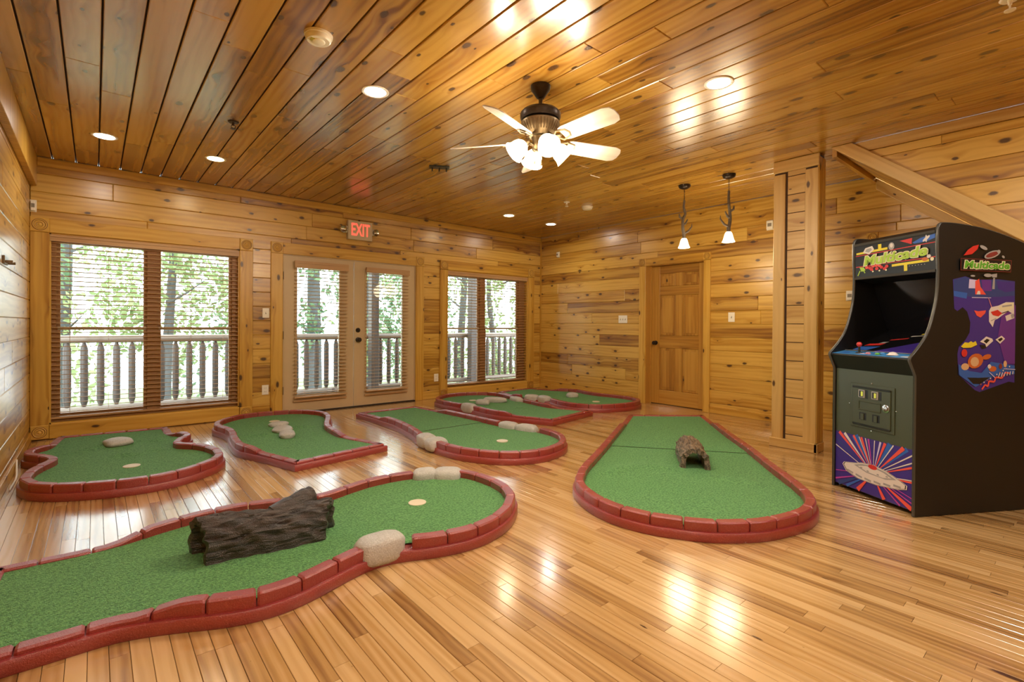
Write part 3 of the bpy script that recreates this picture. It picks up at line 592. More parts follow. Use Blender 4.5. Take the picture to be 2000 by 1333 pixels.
# ---------------------------------------------------------------- window blinds
def blind(label, x0, x1, ztop, zbot, yc, pitch, cords, val_h=.066, depth=.048, hold=None):
    b = empty('window_blind', ((x0 + x1) / 2, yc, ztop), label=label, cat='blind', group='wooden slat blinds'); o = b.location; w = x1 - x0
    MB().box(-w / 2 - .006, w / 2 + .006, -.034, -.022, -val_h, 0).box(-w / 2 - .006, w / 2 + .006, -.04, -.034, -val_h * .35, -val_h * .12).box(-w / 2 - .006, w / 2 + .006, -.04, -.034, -val_h, -val_h * .8).done('valance', M['slat'], b)
    MB().box(-w / 2 + .004, w / 2 - .004, -.022, .022, -.04, -.002).done('headrail', M['sash'], b)
    n = int((ztop - zbot - val_h - .01) / pitch); a = math.radians(-4.5); z = 0; h = depth / 2; t = .0026
    vs = [(-w / 2, -h, -t), (w / 2, -h, -t), (w / 2, h, -t), (-w / 2, h, -t), (-w / 2, -h, t), (w / 2, -h, t), (w / 2, h, t), (-w / 2, h, t)]
    vs = [(x, y * math.cos(a), zz + y * math.sin(a) + .0025 * (1 - (y / h) ** 2)) for x, y, zz in vs]
    fs = [(0, 3, 2, 1), (4, 5, 6, 7), (0, 1, 5, 4), (1, 2, 6, 5), (2, 3, 7, 6), (3, 0, 4, 7)]; me = None
    for k in range(n):
        zz = -val_h - .012 - k * pitch
        if me is None: s = mk('slat', vs, fs, M['slat'], b); me = s.data
        else: s = link(bpy.data.objects.new('slat', me), b)
        s.location = (0, 0, zz)
    zb = -val_h - .012 - n * pitch
    MB().box(-w / 2, w / 2, -h, h, zb - .014, zb + .004).done('bottom_rail', M['slat'], b)
    for c in cords:
        for s in (-1, 1): MB().tube([(c - o.x, s * (h + .001), -val_h), (c - o.x, s * (h + .001), zb)], .0012, 5).done('cord', M['sash'], b)
    if hold is not None: MB().box(-w / 2 - .004, w / 2 + .004, .004, .028, hold - ztop - .008, hold - ztop + .008).done('lower_rail', M['slat'], b)
    return b
blind('wide wooden slat blind across the double window at the left', -.328, 1.303, 2.006, .172, YW + .032, .0465, (-.19, .11, .40, .55, .83, 1.15))
blind('narrow wooden slat blind on the left patio door leaf', 1.928, 2.606, 1.945, .20, YW - .042, .0465, (2.05, 2.48), .092, .046, .158)
blind('narrow wooden slat blind on the right patio door leaf beside the knob', 2.872, 3.520, 1.935, .195, YW - .042, .0465, (2.99, 3.40), .075, .046, .158)
blind('wooden slat blind across the double window nearest the far corner', 4.236, 5.906, 1.994, .165, YW + .032, .0465, (4.40, 4.80, 5.12, 5.62))

# ---------------------------------------------------------------- mini golf courses
ZT = .061
def clip_half(P, a, b, side):
    n = np.array([-(b[1] - a[1]), b[0] - a[0]]); n = n / np.hypot(*n) * side; out = []
    for i in range(len(P)):
        p, q = P[i], P[(i + 1) % len(P)]; dp, dq = np.dot(p - a, n), np.dot(q - a, n)
        if dp >= 0: out.append(p)
        if dp * dq < 0: out.append(p + (q - p) * dp / (dp - dq))
    return np.array(out)
def turf_mesh(nm, P, parent, loc, ridges, zoff=0, step=.06):
    P = [tuple(p) for p in P]; n = len(P); xs = [p[0] for p in P]; ys = [p[1] for p in P]; V = [Vector(p) for p in P]
    y = min(ys) + step / 2
    while y < max(ys):
        x = min(xs) + step / 2
        while x < max(xs):
            if inside(P, x, y) and min((x - p[0]) ** 2 + (y - p[1]) ** 2 for p in P) > (.45 * step) ** 2: V.append(Vector((x, y)))
            x += step
        y += step
    r = delaunay_2d_cdt(V, [(i, (i + 1) % n) for i in range(n)], [], 1, 1e-5)
    vs = []
    for v in r[0]:
        z = ZT + zoff + .0015 * math.sin(v.x * 7 + 1) * math.cos(v.y * 6)
        for a, b, hgt, wd in ridges:
            a_, b_ = Vector(a), Vector(b); d = b_ - a_; t = max(0, min(1, (v - a_).dot(d) / d.length_squared)); q = (v - a_ - d * t).length; e = min(t, 1 - t) * 4
            z += hgt * math.exp(-(q / wd) ** 2) * min(1, e + .25)
        vs.append((v.x - loc[0], v.y - loc[1], z))
    return mk(nm, vs, [tuple(f) for f in r[2]], M['turf'], parent, smooth=True)
def rock_verts(a, b, c, seed, flat=.5, sub=3, e=.7, amp=.08):
    bm = bmesh.new(); bmesh.ops.create_icosphere(bm, subdivisions=sub, radius=1); R = random.Random(seed); ph = [R.uniform(0, 6) for _ in range(9)]
    sg = lambda v: math.copysign(abs(v) ** e, v)
    for v in bm.verts:
        x, y, z = v.co; k = 1 + amp * (math.sin(3 * x + ph[0]) * math.cos(2.5 * y + ph[1]) + .6 * math.sin(5 * z + 4 * y + ph[2]) + .35 * math.sin(9 * x + ph[3]) * math.sin(8 * y + ph[4]))
        v.co = (a * sg(x) * k, b * sg(y) * k, c * max(sg(z) * (1 + amp * .5 * math.sin(4 * x + ph[5]) * math.cos(3 * y)), -flat))
    vs = [tuple(v.co) for v in bm.verts]; fs = [tuple(w.index for w in f.verts) for f in bm.faces]; bm.free(); return vs, fs
def course(key, label, low, stones=(), seam=None, ridges=(), hole=None, group='mini golf course mats'):
    """low: arc length of the low rim on each side of the square tee end"""
    P, N, ln = LOOPS[key]; n = len(P); c = P.mean(0); root = empty('golf_course', (c[0], c[1], 0), label=label, cat='mini golf course'); loc = (c[0], c[1])
    S = lambda ins, z: [(p[0] + q[0] * ins - loc[0], p[1] + q[1] * ins - loc[1], z) for p, q in zip(P, N)]
    rings = [S(.004, 0), S(0, .006), S(0, .046), S(.004, .052), S(.02, .053)]; vs = [v for r in rings for v in r]; fs = []
    for j in range(len(rings) - 1):
        for i in range(n): k = (i + 1) % n; fs.append((j * n + i, j * n + k, (j + 1) * n + k, (j + 1) * n + i))
    fs.append(tuple(range((len(rings) - 1) * n, len(rings) * n))); fs.append(tuple(range(n - 1, -1, -1)))
    b = mk('base', vs, fs, M['red_b'], root); smooth_by_angle(b.data, 35)
    # arc position of every vertex, distance from the tee end
    d = np.hypot(*(np.roll(P, -1, 0) - P).T); s = np.concatenate([[0], np.cumsum(d)])
    cr = [0]
    for q in ln: cr.append(cr[-1] + q)
    corners = cr[:-1]
    # the tee end is the shortest straight run between two corners
    ends = sorted(range(len(ln)), key=lambda i: s[cr[i + 1]] - s[cr[i]])[0]; e0, e1 = s[cr[ends]], s[cr[ends + 1]]; tot = s[-1]
    def tee_dist(u):
        if e0 - 1e-6 <= u <= e1 + 1e-6: return 0, 0
        f = (u - e1) % tot; g = (e0 - u) % tot
        return (f, 1) if f < g else (g, 0)
    def top(u):
        q, sd = tee_dist(u); L = low[sd]; return .072 + .035 * min(1, max(0, (q - L) / .15))
    sk = []
    for p0, p1, *_ in stones:
        a = s[np.argmin(np.hypot(*(P - np.array(p0)).T))]; bb_ = s[np.argmin(np.hypot(*(P - np.array(p1)).T))]
        if (bb_ - a) % tot > tot / 2: a, bb_ = bb_, a
        sk.append((a, (bb_ - a) % tot))
    i = 0
    while i < n:
        idx = [(i + j) % n for j in range(5)]; u0 = s[i]; u1 = s[i + 4] if i + 4 <= n else tot
        um = (u0 + u1) / 2
        if not any((um - a) % tot < l for a, l in sk):
            secs = []
            for j, ix in enumerate(idx):
                u = s[i + j] if i + j <= n else tot
                if j == 0: secs += [(0, .0025, 1), (0, .011, 0)]
                elif j == 4: secs += [(4, -.011, 0), (4, -.0025, 1)]
                else: secs.append((j, 0, 0))
            V = []; um_t = []
            for j, dl, sh in secs:
                ix = idx[j]; p = P[ix].copy(); q = N[ix]
                nx = idx[min(j + 1, 4)]; pv = idx[max(j - 1, 0)]; t = P[nx] - P[pv]; t = t / np.hypot(*t); p = p + t * dl
                u = s[i + j]; zt = top(u + dl) - (.006 if sh else 0); w0, w1 = (.021, .070) if sh else (.016, .074); jit = .0012 * math.sin(u * 31)
                for ins, z in ((w0, .05), (w0, zt - .008), (w0 + .007, zt), (w1 - .007, zt), (w1, zt - .008), (w1, .05)): V.append((p[0] + q[0] * (ins + jit) - loc[0], p[1] + q[1] * (ins + jit) - loc[1], z))
            m = len(secs); F = []
            for j in range(m - 1):
                for k in range(6): F.append((j * 6 + k, (j + 1) * 6 + k, (j + 1) * 6 + (k + 1) % 6, j * 6 + (k + 1) % 6))
            F += [tuple(range(6)), tuple((m - 1) * 6 + 5 - k for k in range(6))]
            smooth_by_angle(mk('brick', V, F, M['red_b'], root).data, 30)
        i += 4
    inner = np.array([p + q * .071 for p, q in zip(P, N)])
    if seam:
        a, b2 = np.array(seam[0]), np.array(seam[1])
        for sd, zo in ((1, 0), (-1, -.0035)):
            Q = clip_half(inner, a + (b2 - a) * 0, b2, sd)
            turf_mesh('turf', Q, root, loc, ridges, zo)
    else: turf_mesh('turf', inner, root, loc, ridges)
    for k, st in enumerate(stones):
        p0, p1, hgt = np.array(st[0]), np.array(st[1]), st[2]; out, inn = (st[3], st[4]) if len(st) > 3 else (.012, .115)
        mid = (p0 + p1) / 2; ix = np.argmin(np.hypot(*(P - mid).T)); nn = N[ix] / np.hypot(*N[ix]); tg = np.array([nn[1], -nn[0]]); L = np.hypot(*(p1 - p0))
        cc = P[ix] + nn * (inn - out) / 2; vs, fs = rock_verts(L / 2 * 1.10, (inn + out) / 2 * 1.06, hgt / 2, ord(key) % 7 + k, 1.0, 3, .60, .05)
        mk('border_stone', [(cc[0] + tg[0] * x + nn[0] * y - loc[0], cc[1] + tg[1] * x + nn[1] * y - loc[1], max(z + hgt / 2, .001)) for x, y, z in vs], fs, M['stone'], root, smooth=True)
    if hole:
        h_ = MB().lathe([(.054, ZT - .004), (.054, ZT + .0035), (.050, ZT + .005), (.045, ZT + .0045)], 28, (hole[0] - loc[0], hole[1] - loc[1], 0)).done('cup', M['hole'], root, smooth=True)
    return root
course('A', 'red edged mini golf course on the floor by the left wall, with one oval rock', (.42, .42), ridges=[((-.17, 5.47), (.09, 5.64), .022, .026), ((.02, 5.08), (.48, 5.19), .022, .026), ((.26, 5.66), (.50, 5.58), .018, .026)], hole=(.215, 4.723))
course('B', 'red edged mini golf course before the patio doors, three joined rocks on its turf', (.50, .50), ridges=[((1.08, 5.29), (1.32, 5.21), .022, .026), ((1.54, 5.47), (1.77, 5.34), .022, .026)], hole=(1.522, 5.887))
course('C', 'long red edged mini golf course in the middle, with stone pairs on both borders', (.50, .50), [((2.304, 4.178), (2.300, 3.975), .125, .02, .13), ((2.300, 3.955), (2.335, 3.80), .122, .03, .16), ((3.370, 4.156), (3.435, 3.955), .12), ((3.435, 3.945), (3.50, 3.72), .12)], ((2.572, 4.440), (3.319, 4.432)), hole=(2.921, 3.599))
course('D', 'red edged mini golf course under the right window, with two long rocks on its turf', (.50, .45), [((3.683, 5.405), (3.70, 5.165), .13, .012, .10), ((4.69, 5.46), (4.66, 5.25), .118)], ridges=[((4.14, 4.95), (4.34, 4.74), .022, .05)], hole=(4.136, 5.771))
course('E', 'red edged mini golf course in the far corner, with one small pale rock', (.45, .45), [((4.84, 5.48), (4.94, 5.31), .122), ((4.95, 5.29), (4.945, 5.09), .122)], hole=(5.461, 4.612))
course('F', 'nearest red edged mini golf course, with dark log and grey boulder in its border', (.43, .50), [((1.735, 3.178), (1.885, 3.112), .124, .012, .125), ((1.895, 3.107), (2.035, 2.98), .124, .012, .135), ((.935, 2.17), (1.15, 2.15), .135, .012, .13)], hole=(1.506, 2.675))
course('G', 'widest red edged mini golf course at right, with small brown log tunnel', (.55, .62), seam=((3.578, 2.849), (4.298, 1.929)), ridges=[((2.85, 2.36), (3.30, 2.30), .02, .07), ((3.30, 2.30), (3.42, 2.0), .014, .06), ((3.41, 1.83), (3.55, 1.45), .012, .07)])

def rock(loc, dims, rz, label, seed):
    vs, fs = rock_verts(dims[0] / 2, dims[1] / 2, dims[2] * .62, seed, .62, 3, .8, .07); z = min(v[2] for v in vs)
    vs = [(v[0], v[1], v[2] - z) for v in vs]; o = mk('rock', vs, fs, M['stone'], None, smooth=True); o.location = (loc[0], loc[1], ZT - .003); o.rotation_euler[2] = rz
    return tag(o, label, 'rock')
rock((.158, 5.63), (.21, .25, .06), .3, 'oval grey rock on the turf of the course by left wall', 1)
rock((1.49, 5.60), (.19, .15, .05), -.2, 'rearmost of three joined flat rocks beside the cup', 2)
rock((1.455, 5.33), (.18, .27, .045), -.3, 'middle one of three joined flat rocks on green turf', 3)
rock((1.415, 5.03), (.15, .24, .06), -.25, 'front one of three joined rocks in front of the patio doors', 4)
rock((4.04, 5.41), (.20, .12, .075), -.8, 'shorter rounded rock on the course under the right window', 5)
rock((4.30, 5.47), (.34, .13, .075), -.85, 'longer rounded rock behind the shorter one on course turf', 6)
rock((5.52, 5.13), (.20, .13, .075), -.3, 'small pale rock on turf of the far corner course', 8)

def log(name, label, A, B, R, wall, hgt, mat, seed, taper=.0, stub=False, nseg=40, narc=72, amp=.012, skew=(0, 0)):
    """hollow half log lying from A to B (x, y); open arch at both ends"""
    A, B = np.array(A), np.array(B); L = np.hypot(*(B - A)); ang = math.atan2(*(B - A)[::-1]); Rn = random.Random(seed)
    root = empty(name, (A[0], A[1], ZT - .001), ang, label=label, cat='log tunnel')
    ph = [Rn.uniform(0, 6) for _ in range(24)]; vs = []; fs = []
    def rad(u, a):
        w = a + .10 * math.sin(u * 7 + ph[15]) + .05 * math.sin(u * 17 + ph[16]); v = 0
        for k in range(4): v += abs(math.sin((8 + 4.5 * k) * w + ph[k] + .9 * math.sin(u * (5 + 3 * k) + ph[k + 6]))) / (1 + .5 * k)
        return amp * (v * .75 - 1.1) + amp * .35 * math.sin(u * 31 + 9 * a + ph[12]) + amp * .5 * math.sin(u * 8 + 2 * a + ph[13])
    no = narc + 1
    for i in range(nseg + 1):
        u = i / nseg; f = 1 - taper * u
        for ring in (0, 1):
            for k in range(no):
                a = PI * k / narc; c, s = math.cos(a), math.sin(a) ** .62; r = rad(u, a) if ring == 0 else -wall + .4 * rad(u, a)
                y = -(R * f + r) * c; z = max((hgt * f + r) * s, 0); e = .006 * math.sin(13 * a + ph[14 + i % 2]) * (1 if i in (0, nseg) else 0)
                vs.append((u * L + e + (skew[0] * (1 - u) + skew[1] * u) * y, y, z))
    w = 2 * no
    for i in range(nseg):
        for k in range(narc):
            fs.append((i * w + k, (i + 1) * w + k, (i + 1) * w + k + 1, i * w + k + 1)); fs.append((i * w + no + k, i * w + no + k + 1, (i + 1) * w + no + k + 1, (i + 1) * w + no + k))
        for k in (0, narc): fs.append((i * w + k, i * w + no + k, (i + 1) * w + no + k, (i + 1) * w + k))
    for i in (0, nseg):
        for k in range(narc): fs.append((i * w + k, i * w + k + 1, i * w + no + k + 1, i * w + no + k))
    o = mk('bark_shell', vs, fs, mat, root); bm = bmesh.new(); bm.from_mesh(o.data); bmesh.ops.recalc_face_normals(bm, faces=bm.faces); bm.to_mesh(o.data); bm.free(); smooth_by_angle(o.data, 60)
    if stub:
        s = MB(); n = 18; pts = [(L * .55, R * .25, hgt * .66), (L * .68, R * .50, hgt * .80), (L * .80, R * .80, hgt * .93), (L * .87, R * 1.0, hgt * .98)]
        s.tube(catmull(pts, 5), [.058] * 6 + [.052] * 6 + [.046] * 4, n); st = s.done('branch_stub', mat, root)
        for q, v in enumerate(st.data.vertices): d = .004 * abs(math.sin((q % n) * 2.1 + .3 * math.sin(q * .11))); v.co *= 1; v.co.z += d
        smooth_by_angle(st.data, 70)
    return root
log('log_tunnel', 'long dark brown hollow log lying on the nearest course', (.365, 2.668), (.942, 2.586), .094, .026, .185, M['bark'], 3, .10, True, skew=(-.38, .45), amp=.011)
log('log_tunnel', 'short light brown hollow log standing on the wide course at right', (3.500, 1.973), (3.872, 2.245), .103, .035, .158, M['bark2'], 5, .0, False, amp=.008)

# ---------------------------------------------------------------- arcade cabinet
AR = empty('arcade_cabinet', (3.795, .705, 0), math.atan2(-.50404, .86368), label='black upright arcade cabinet with green lettered marquee standing at right', cat='arcade machine')
AW = .6185
front_c = [(0, .0), (0, .86), (-.043, .955), (-.038, .972)] + catmull([(-.038, .972), (.03, 1.045), (.085, 1.125), (.125, 1.24), (.150, 1.36), (.156, 1.50), (.150, 1.64), (.150, 1.765)])[1:]
top_c = catmull([(.150, 1.765), (.162, 1.788), (.19, 1.797), (.30, 1.795), (.48, 1.775), (.65, 1.738), (.79, 1.697), (.86, 1.672)])[1:]
prof = front_c + top_c + [(.86, 0)]
for y0, nm in ((0, 'side_panel'), (AW - .018, 'side_panel')):
    MB().prism([(p[0], y0, p[1] + (.004 if p[1] == 0 else 0)) for p in prof], (0, .018, 0)).done(nm, M['black'], AR)
    e = front_c[0:] + top_c; t = MB(); pts = [(p[0] - .0, y0 + .009, max(p[1], .006)) for p in e]
    vs = []; fs = []
    for i, p in enumerate(e):
        q0, q1 = np.array(e[max(i - 1, 0)]), np.array(e[min(i + 1, len(e) - 1)]); tt = (q1 - q0) / max(1e-6, np.hypot(*(q1 - q0))); nn = np.array([-tt[1], tt[0]])
        for yy, ou in ((y0 - .0008, -.002), (y0 + .001, .003), (y0 + .009, .0045), (y0 + .017, .003), (y0 + .0188, -.002)): vs.append((p[0] + nn[0] * ou, yy, max(p[1] + nn[1] * ou, .004)))
    for i in range(len(e) - 1):
        for k in range(4): fs.append((i * 5 + k, i * 5 + k + 1, (i + 1) * 5 + k + 1, (i + 1) * 5 + k))
    mk('edge_molding', vs, fs, M['tmold'], AR, smooth=True)
I0, I1 = .018, AW - .018
def slab(nm, P, mat, bevel=0):
    """closed x-z profile between the side panels"""
    return MB().prism([(p[0], I0 + .0005, p[1]) for p in P], (0, I1 - I0 - .001, 0)).done(nm, mat, AR, bevel=bevel)
slab('front_panel', [(.012, .03), (.03, .03), (.03, .86), (.012, .86)], M['black_turf_tint'])
slab('control_box_front', [(.010, .858), (-.036, .956), (-.030, .966), (.03, .966), (.03, .858)], M['black'])
slab('control_panel', [(-.030, .966), (.075, .985), (.075, .978), (-.028, .958)], M['skyblue'])
slab('screen_bezel', [(.075, .986), (.44, 1.125), (.44, 1.115), (.077, .976)], M['black_gloss'])
slab('screen', [(.44, 1.115), (.30, 1.48), (.31, 1.484), (.452, 1.12)], M['black_gloss'])
slab('speaker_panel', [(.165, 1.497), (.32, 1.47), (.32, 1.48), (.166, 1.508)], M['black'])
slab('marquee', [(.158, 1.512), (.150, 1.738), (.160, 1.738), (.168, 1.512)], M['pblack'])
slab('marquee_strip', [(.148, 1.498), (.150, 1.514), (.172, 1.514), (.170, 1.498)], M['tmold']); slab('marquee_strip', [(.143, 1.738), (.146, 1.756), (.166, 1.756), (.164, 1.738)], M['tmold'])
slab('top_panel', [(.16, 1.757), (.20, 1.782), (.30, 1.780), (.48, 1.760), (.65, 1.723), (.85, 1.660), (.85, 1.645), (.16, 1.745)], M['black'])
slab('back_panel', [(.835, .01), (.85, .01), (.85, 1.64), (.835, 1.64)], M['black'])
def art(nm, items, frame, parent=AR):
    """flat print: items (points, material); each later item lies a hair above the one before"""
    O, ex, ey, ez = [Vector(v) for v in frame]; vs = []; fs = []; ms = []; mi = []
    for k, (pts, m) in enumerate(items):
        b = len(vs); vs += [O + ex * p[0] + ey * p[1] + ez * (.0006 + .00012 * k) for p in pts]; fs.append(tuple(range(b, b + len(pts))))
        if m not in ms: ms.append(m)
        mi.append(ms.index(m))
    o = mk(nm, vs, fs, None, parent, mats=[M[m] for m in ms], midx=mi)
    return o
def text_geo(s, size, off=0, shear=0, spacing=1.0):
    c = bpy.data.curves.new('t', 'FONT'); c.body = s; c.size = size; c.offset = off; c.shear = shear; c.space_character = spacing; c.align_x = 'CENTER'; c.align_y = 'CENTER'; c.resolution_u = 3
    o = bpy.data.objects.new('t', c); COL.objects.link(o); bpy.context.view_layer.update(); me = o.to_mesh(); v = [tuple(p.co) for p in me.vertices]; f = [tuple(p.vertices) for p in me.polygons]
    o.to_mesh_clear(); bpy.data.objects.remove(o); bpy.data.curves.remove(c); return v, f
def text_on(nm, s, size, frame, center, mat, parent=AR, off=0, shear=0, width=None, rot=0, lift=.004, sx=None):
    v, f = text_geo(s, size, off, shear); O, ex, ey, ez = [Vector(q) for q in frame]; w = max(p[0] for p in v) - min(p[0] for p in v); k = sx or (width / w if width else 1); c, sn = math.cos(rot), math.sin(rot)
    vs = [O + ex * (center[0] + p[0] * k * c - p[1] * sn) + ey * (center[1] + p[0] * k * sn + p[1] * c) + ez * lift for p in v]
    mk(nm, vs, f, mat, parent); return k
def ell(cx_, cy_, a, b, n=16, rot=0): return [(cx_ + a * math.cos(2 * PI * k / n) * math.cos(rot) - b * math.sin(2 * PI * k / n) * math.sin(rot), cy_ + a * math.cos(2 * PI * k / n) * math.sin(rot) + b * math.sin(2 * PI * k / n) * math.cos(rot)) for k in range(n)]
def bar(p, q, w0, w1=None):
    p, q = np.array(p), np.array(q); d = q - p; d /= np.hypot(*d); n_ = np.array([-d[1], d[0]]); w1 = w0 if w1 is None else w1
    return [tuple(p + n_ * w0 / 2), tuple(p - n_ * w0 / 2), tuple(q - n_ * w1 / 2), tuple(q + n_ * w1 / 2)]
# side art on the panel that faces the room (x right = depth, y = height)
SF = ((0, 0, 0), (1, 0, 0), (0, 0, 1), (0, -1, 0))
side = [([(.258, 1.452), (.349, 1.473), (.426, 1.453), (.602, 1.46), (.729, 1.45), (.735, .811), (.691, .818), (.468, .756), (.433, .768), (.308, .865), (.298, .993), (.308, 1.036), (.359, 1.083), (.387, 1.126), (.392, 1.188), (.368, 1.254), (.333, 1.282), (.294, 1.258), (.271, 1.272)], 'indigo'),
        ([(.264, 1.45), (.349, 1.47), (.426, 1.45), (.602, 1.457), (.728, 1.447), (.729, 1.36), (.60, 1.35), (.42, 1.345), (.265, 1.36)], 'dblue'),
        ([(.265, 1.382), (.366, 1.371), (.361, 1.335), (.266, 1.350)], 'blue'), ([(.587, 1.45), (.727, 1.445), (.727, 1.39), (.655, 1.38), (.60, 1.40)], 'indigo'),
        ([(.38, 1.456), (.44, 1.452), (.44, 1.40), (.375, 1.40)], 'lav'), ([(.47, 1.455), (.545, 1.452), (.55, 1.385), (.48, 1.385)], 'purple'),
        ([(.425, 1.363), (.424, 1.445), (.453, 1.46), (.464, 1.411), (.507, 1.363)], 'coral'), ([(.435, 1.363), (.445, 1.385), (.460, 1.385), (.465, 1.363)], 'pwhite'),
        ([(.553, 1.398), (.56, 1.469), (.573, 1.469), (.572, 1.398)], 'grey'), ([(.549, 1.49), (.589, 1.496), (.587, 1.472), (.552, 1.471)], 'grey'),
        ([(.40, 1.345), (.545, 1.345), (.545, 1.341), (.40, 1.341)], 'lav'), ([(.64, 1.30), (.735, 1.30), (.735, .93), (.66, .93), (.60, 1.1)], 'purple'),
        ([(.417, 1.264), (.447, 1.258), (.507, 1.265), (.501, 1.246), (.467, 1.219), (.438, 1.231)], 'coral'),
        ([(.530, 1.262), (.545, 1.285), (.60, 1.295), (.66, 1.318), (.722, 1.318), (.724, 1.24), (.68, 1.262), (.64, 1.24), (.60, 1.215), (.575, 1.205), (.56, 1.16), (.548, 1.175), (.531, 1.195)], 'pwhite'),
        ([(.60, 1.285), (.66, 1.31), (.715, 1.318), (.72, 1.285), (.68, 1.262), (.62, 1.262)], 'cream2'), (bar((.63, 1.29), (.705, 1.30), .010), 'grey'), (bar((.66, 1.215), (.72, 1.235), .034), 'pwhite'), (bar((.70, 1.228), (.722, 1.236), .026), 'grey'), (bar((.545, 1.20), (.585, 1.215), .006), 'grey'), (bar((.60, 1.24), (.68, 1.262), .005), 'pblack'),
        ([(.542, 1.255), (.595, 1.269), (.631, 1.247), (.601, 1.228), (.56, 1.235)], 'red'),
        ([(.52, 1.345), (.545, 1.285), (.551, 1.286), (.524, 1.345)], 'pink'),
        ([(.463, 1.069), (.51, 1.102), (.557, 1.088), (.563, 1.074), (.511, 1.035), (.504, 1.055)], 'pwhite'), ([(.490, 1.072), (.515, 1.088), (.538, 1.080), (.512, 1.058)], 'pblack'), ([(.462, 1.05), (.50, 1.05), (.515, 1.033), (.48, 1.024)], 'pblack'),
        ([(.58, 1.083), (.627, 1.108), (.654, 1.088), (.616, 1.057)], 'pwhite'), ([(.598, 1.083), (.626, 1.096), (.638, 1.086), (.614, 1.07)], 'pblack'),
        ([(.304, .932), (.385, .888), (.478, .875), (.547, .944), (.731, .919), (.732, .866), (.572, .853), (.433, .788), (.308, .865)], 'blue'),
        ([(.369, .848), (.455, .845), (.543, .848), (.468, .806), (.415, .807)], 'pblack'),
        ([(.32, 1.04), (.348, 1.066), (.375, 1.062), (.394, 1.073), (.41, 1.064), (.429, 1.074), (.441, 1.05), (.395, 1.033), (.337, 1.031)], 'yellow'),
        (ell(.430, .950, .060, .045, 14, .3), 'orange'), (ell(.424, .945, .032, .030, 12), 'tan'), (ell(.515, .975, .035, .016, 10, .2), 'orange'), (ell(.352, .915, .030, .022, 10), 'tan'), (ell(.345, 1.0, .022, .025, 10), 'red'),
        (ell(.560, .90, .030, .018, 10), 'orange'), (ell(.535, .915, .014, .014, 8), 'pwhite'), (ell(.62, .915, .014, .018, 8), 'maroon'), (ell(.655, .93, .014, .022, 8), 'tan')]
zz = [(.48, .773), (.503, .801), (.526, .791), (.532, .824), (.573, .819), (.584, .848), (.631, .842), (.655, .876), (.69, .871)]
for a, b in zip(zz, zz[1:]): side.append((bar(a, b, .011), 'coral'))
for k in range(10): side.append((ell(.47 + .024 * k, .805 + .012 * k, .005, .005, 6), 'pwhite' if k % 2 else 'orange'))
for k in range(6): side.append((bar((.60 + .022 * k, .845 + .004 * k), (.613 + .02 * k, .875 + .002 * k), .006), 'pwhite'))
side += [(bar((.53, .88), (.575, .845), .005), 'lav'), (bar((.64, .90), (.73, .895), .004), 'lav')]
side += [([(.326, 1.6), (.356, 1.635), (.397, 1.66), (.439, 1.67), (.429, 1.642), (.388, 1.61)], 'red'), (ell(.475, 1.653, .030, .011, 12, -.35), 'grey'), (ell(.540, 1.612, .062, .022, 14, .3), 'grey'), (ell(.540, 1.612, .050, .014, 14, .3), 'maroon'), (ell(.59, 1.632, .014, .012, 8), 'grey'), (ell(.625, 1.60, .012, .008, 8, -.5), 'grey'), (ell(.51, 1.482, .032, .011, 12), 'grey'), (ell(.395, 1.476, .018, .006, 10), 'grey')]
side += [([(.303, 1.583), (.689, 1.580), (.684, 1.505), (.303, 1.509)], 'maroon'), ([(.306, 1.580), (.686, 1.577), (.681, 1.508), (.306, 1.512)], 'pblack')]
art('side_art', side, SF)
k_ = text_on('side_lettering_outline', 'Multicade', .062, SF, (.4955, 1.543), M['cream2'], off=.0065, shear=.12, width=.355, lift=.0122)
text_on('side_lettering', 'Multicade', .062, SF, (.4955, 1.543), M['green'], off=.0022, shear=.12, sx=k_, lift=.0128)
# kick plate art on the lower front (x right = from the viewer's left)
KF = ((.012, I1, 0), (0, -1, 0), (0, 0, 1), (-1, 0, 0)); KW = I1 - I0
kc = (.305, .175); kick = [([(0, .032), (KW, .032), (KW, .405), (0, .405)], 'indigo')]
def ray_to(px, pz, w, m, w0=.003):
    return (bar((kc[0] + (px - kc[0]) * .2, kc[1] + (pz - kc[1]) * .2), (px, pz), w0, w), m)
for px, pz, w, m in ((.005, .345, .010, 'dblue'), (.16, .402, .055, 'blue'), (.43, .402, .045, 'blue'), (.54, .40, .03, 'blue'), (.03, .402, .024, 'coral'), (.075, .402, .022, 'pwhite'), (.150, .402, .018, 'coral'), (.195, .402, .006, 'pwhite'), (.212, .402, .018, 'coral'), (.245, .402, .007, 'pwhite'), (.268, .402, .014, 'magenta'), (.315, .402, .007, 'pwhite'), (.358, .402, .014, 'lav'), (.392, .402, .020, 'coral'), (.45, .402, .008, 'pwhite'), (.518, .402, .026, 'coral'), (.578, .372, .009, 'pwhite'), (.578, .325, .008, 'pwhite'), (.578, .296, .014, 'coral'), (.578, .215, .007, 'pwhite'), (.578, .203, .012, 'coral'),
                    (.004, .305, .007, 'pwhite'), (.004, .12, .006, 'magenta'), (.004, .06, .012, 'magenta'), (.03, .035, .03, 'dblue'), (.19, .036, .030, 'coral'), (.39, .036, .026, 'coral'), (.575, .040, .030, 'coral'), (.578, .075, .008, 'magenta'), (.578, .105, .006, 'magenta'), (.50, .036, .012, 'magenta'), (.10, .036, .02, 'blue')): kick.append(ray_to(px, pz, w, m))
ufo = [(.075, .180), (.088, .198), (.18, .215), (.225, .228), (.31, .236), (.40, .224), (.50, .190), (.535, .174), (.532, .150), (.47, .132), (.33, .114), (.19, .116), (.105, .142)]
fx_ = lambda s_, P: [(kc[0] + (p[0] - kc[0]) * s_, kc[1] + (p[1] - kc[1]) * s_) for p in P]
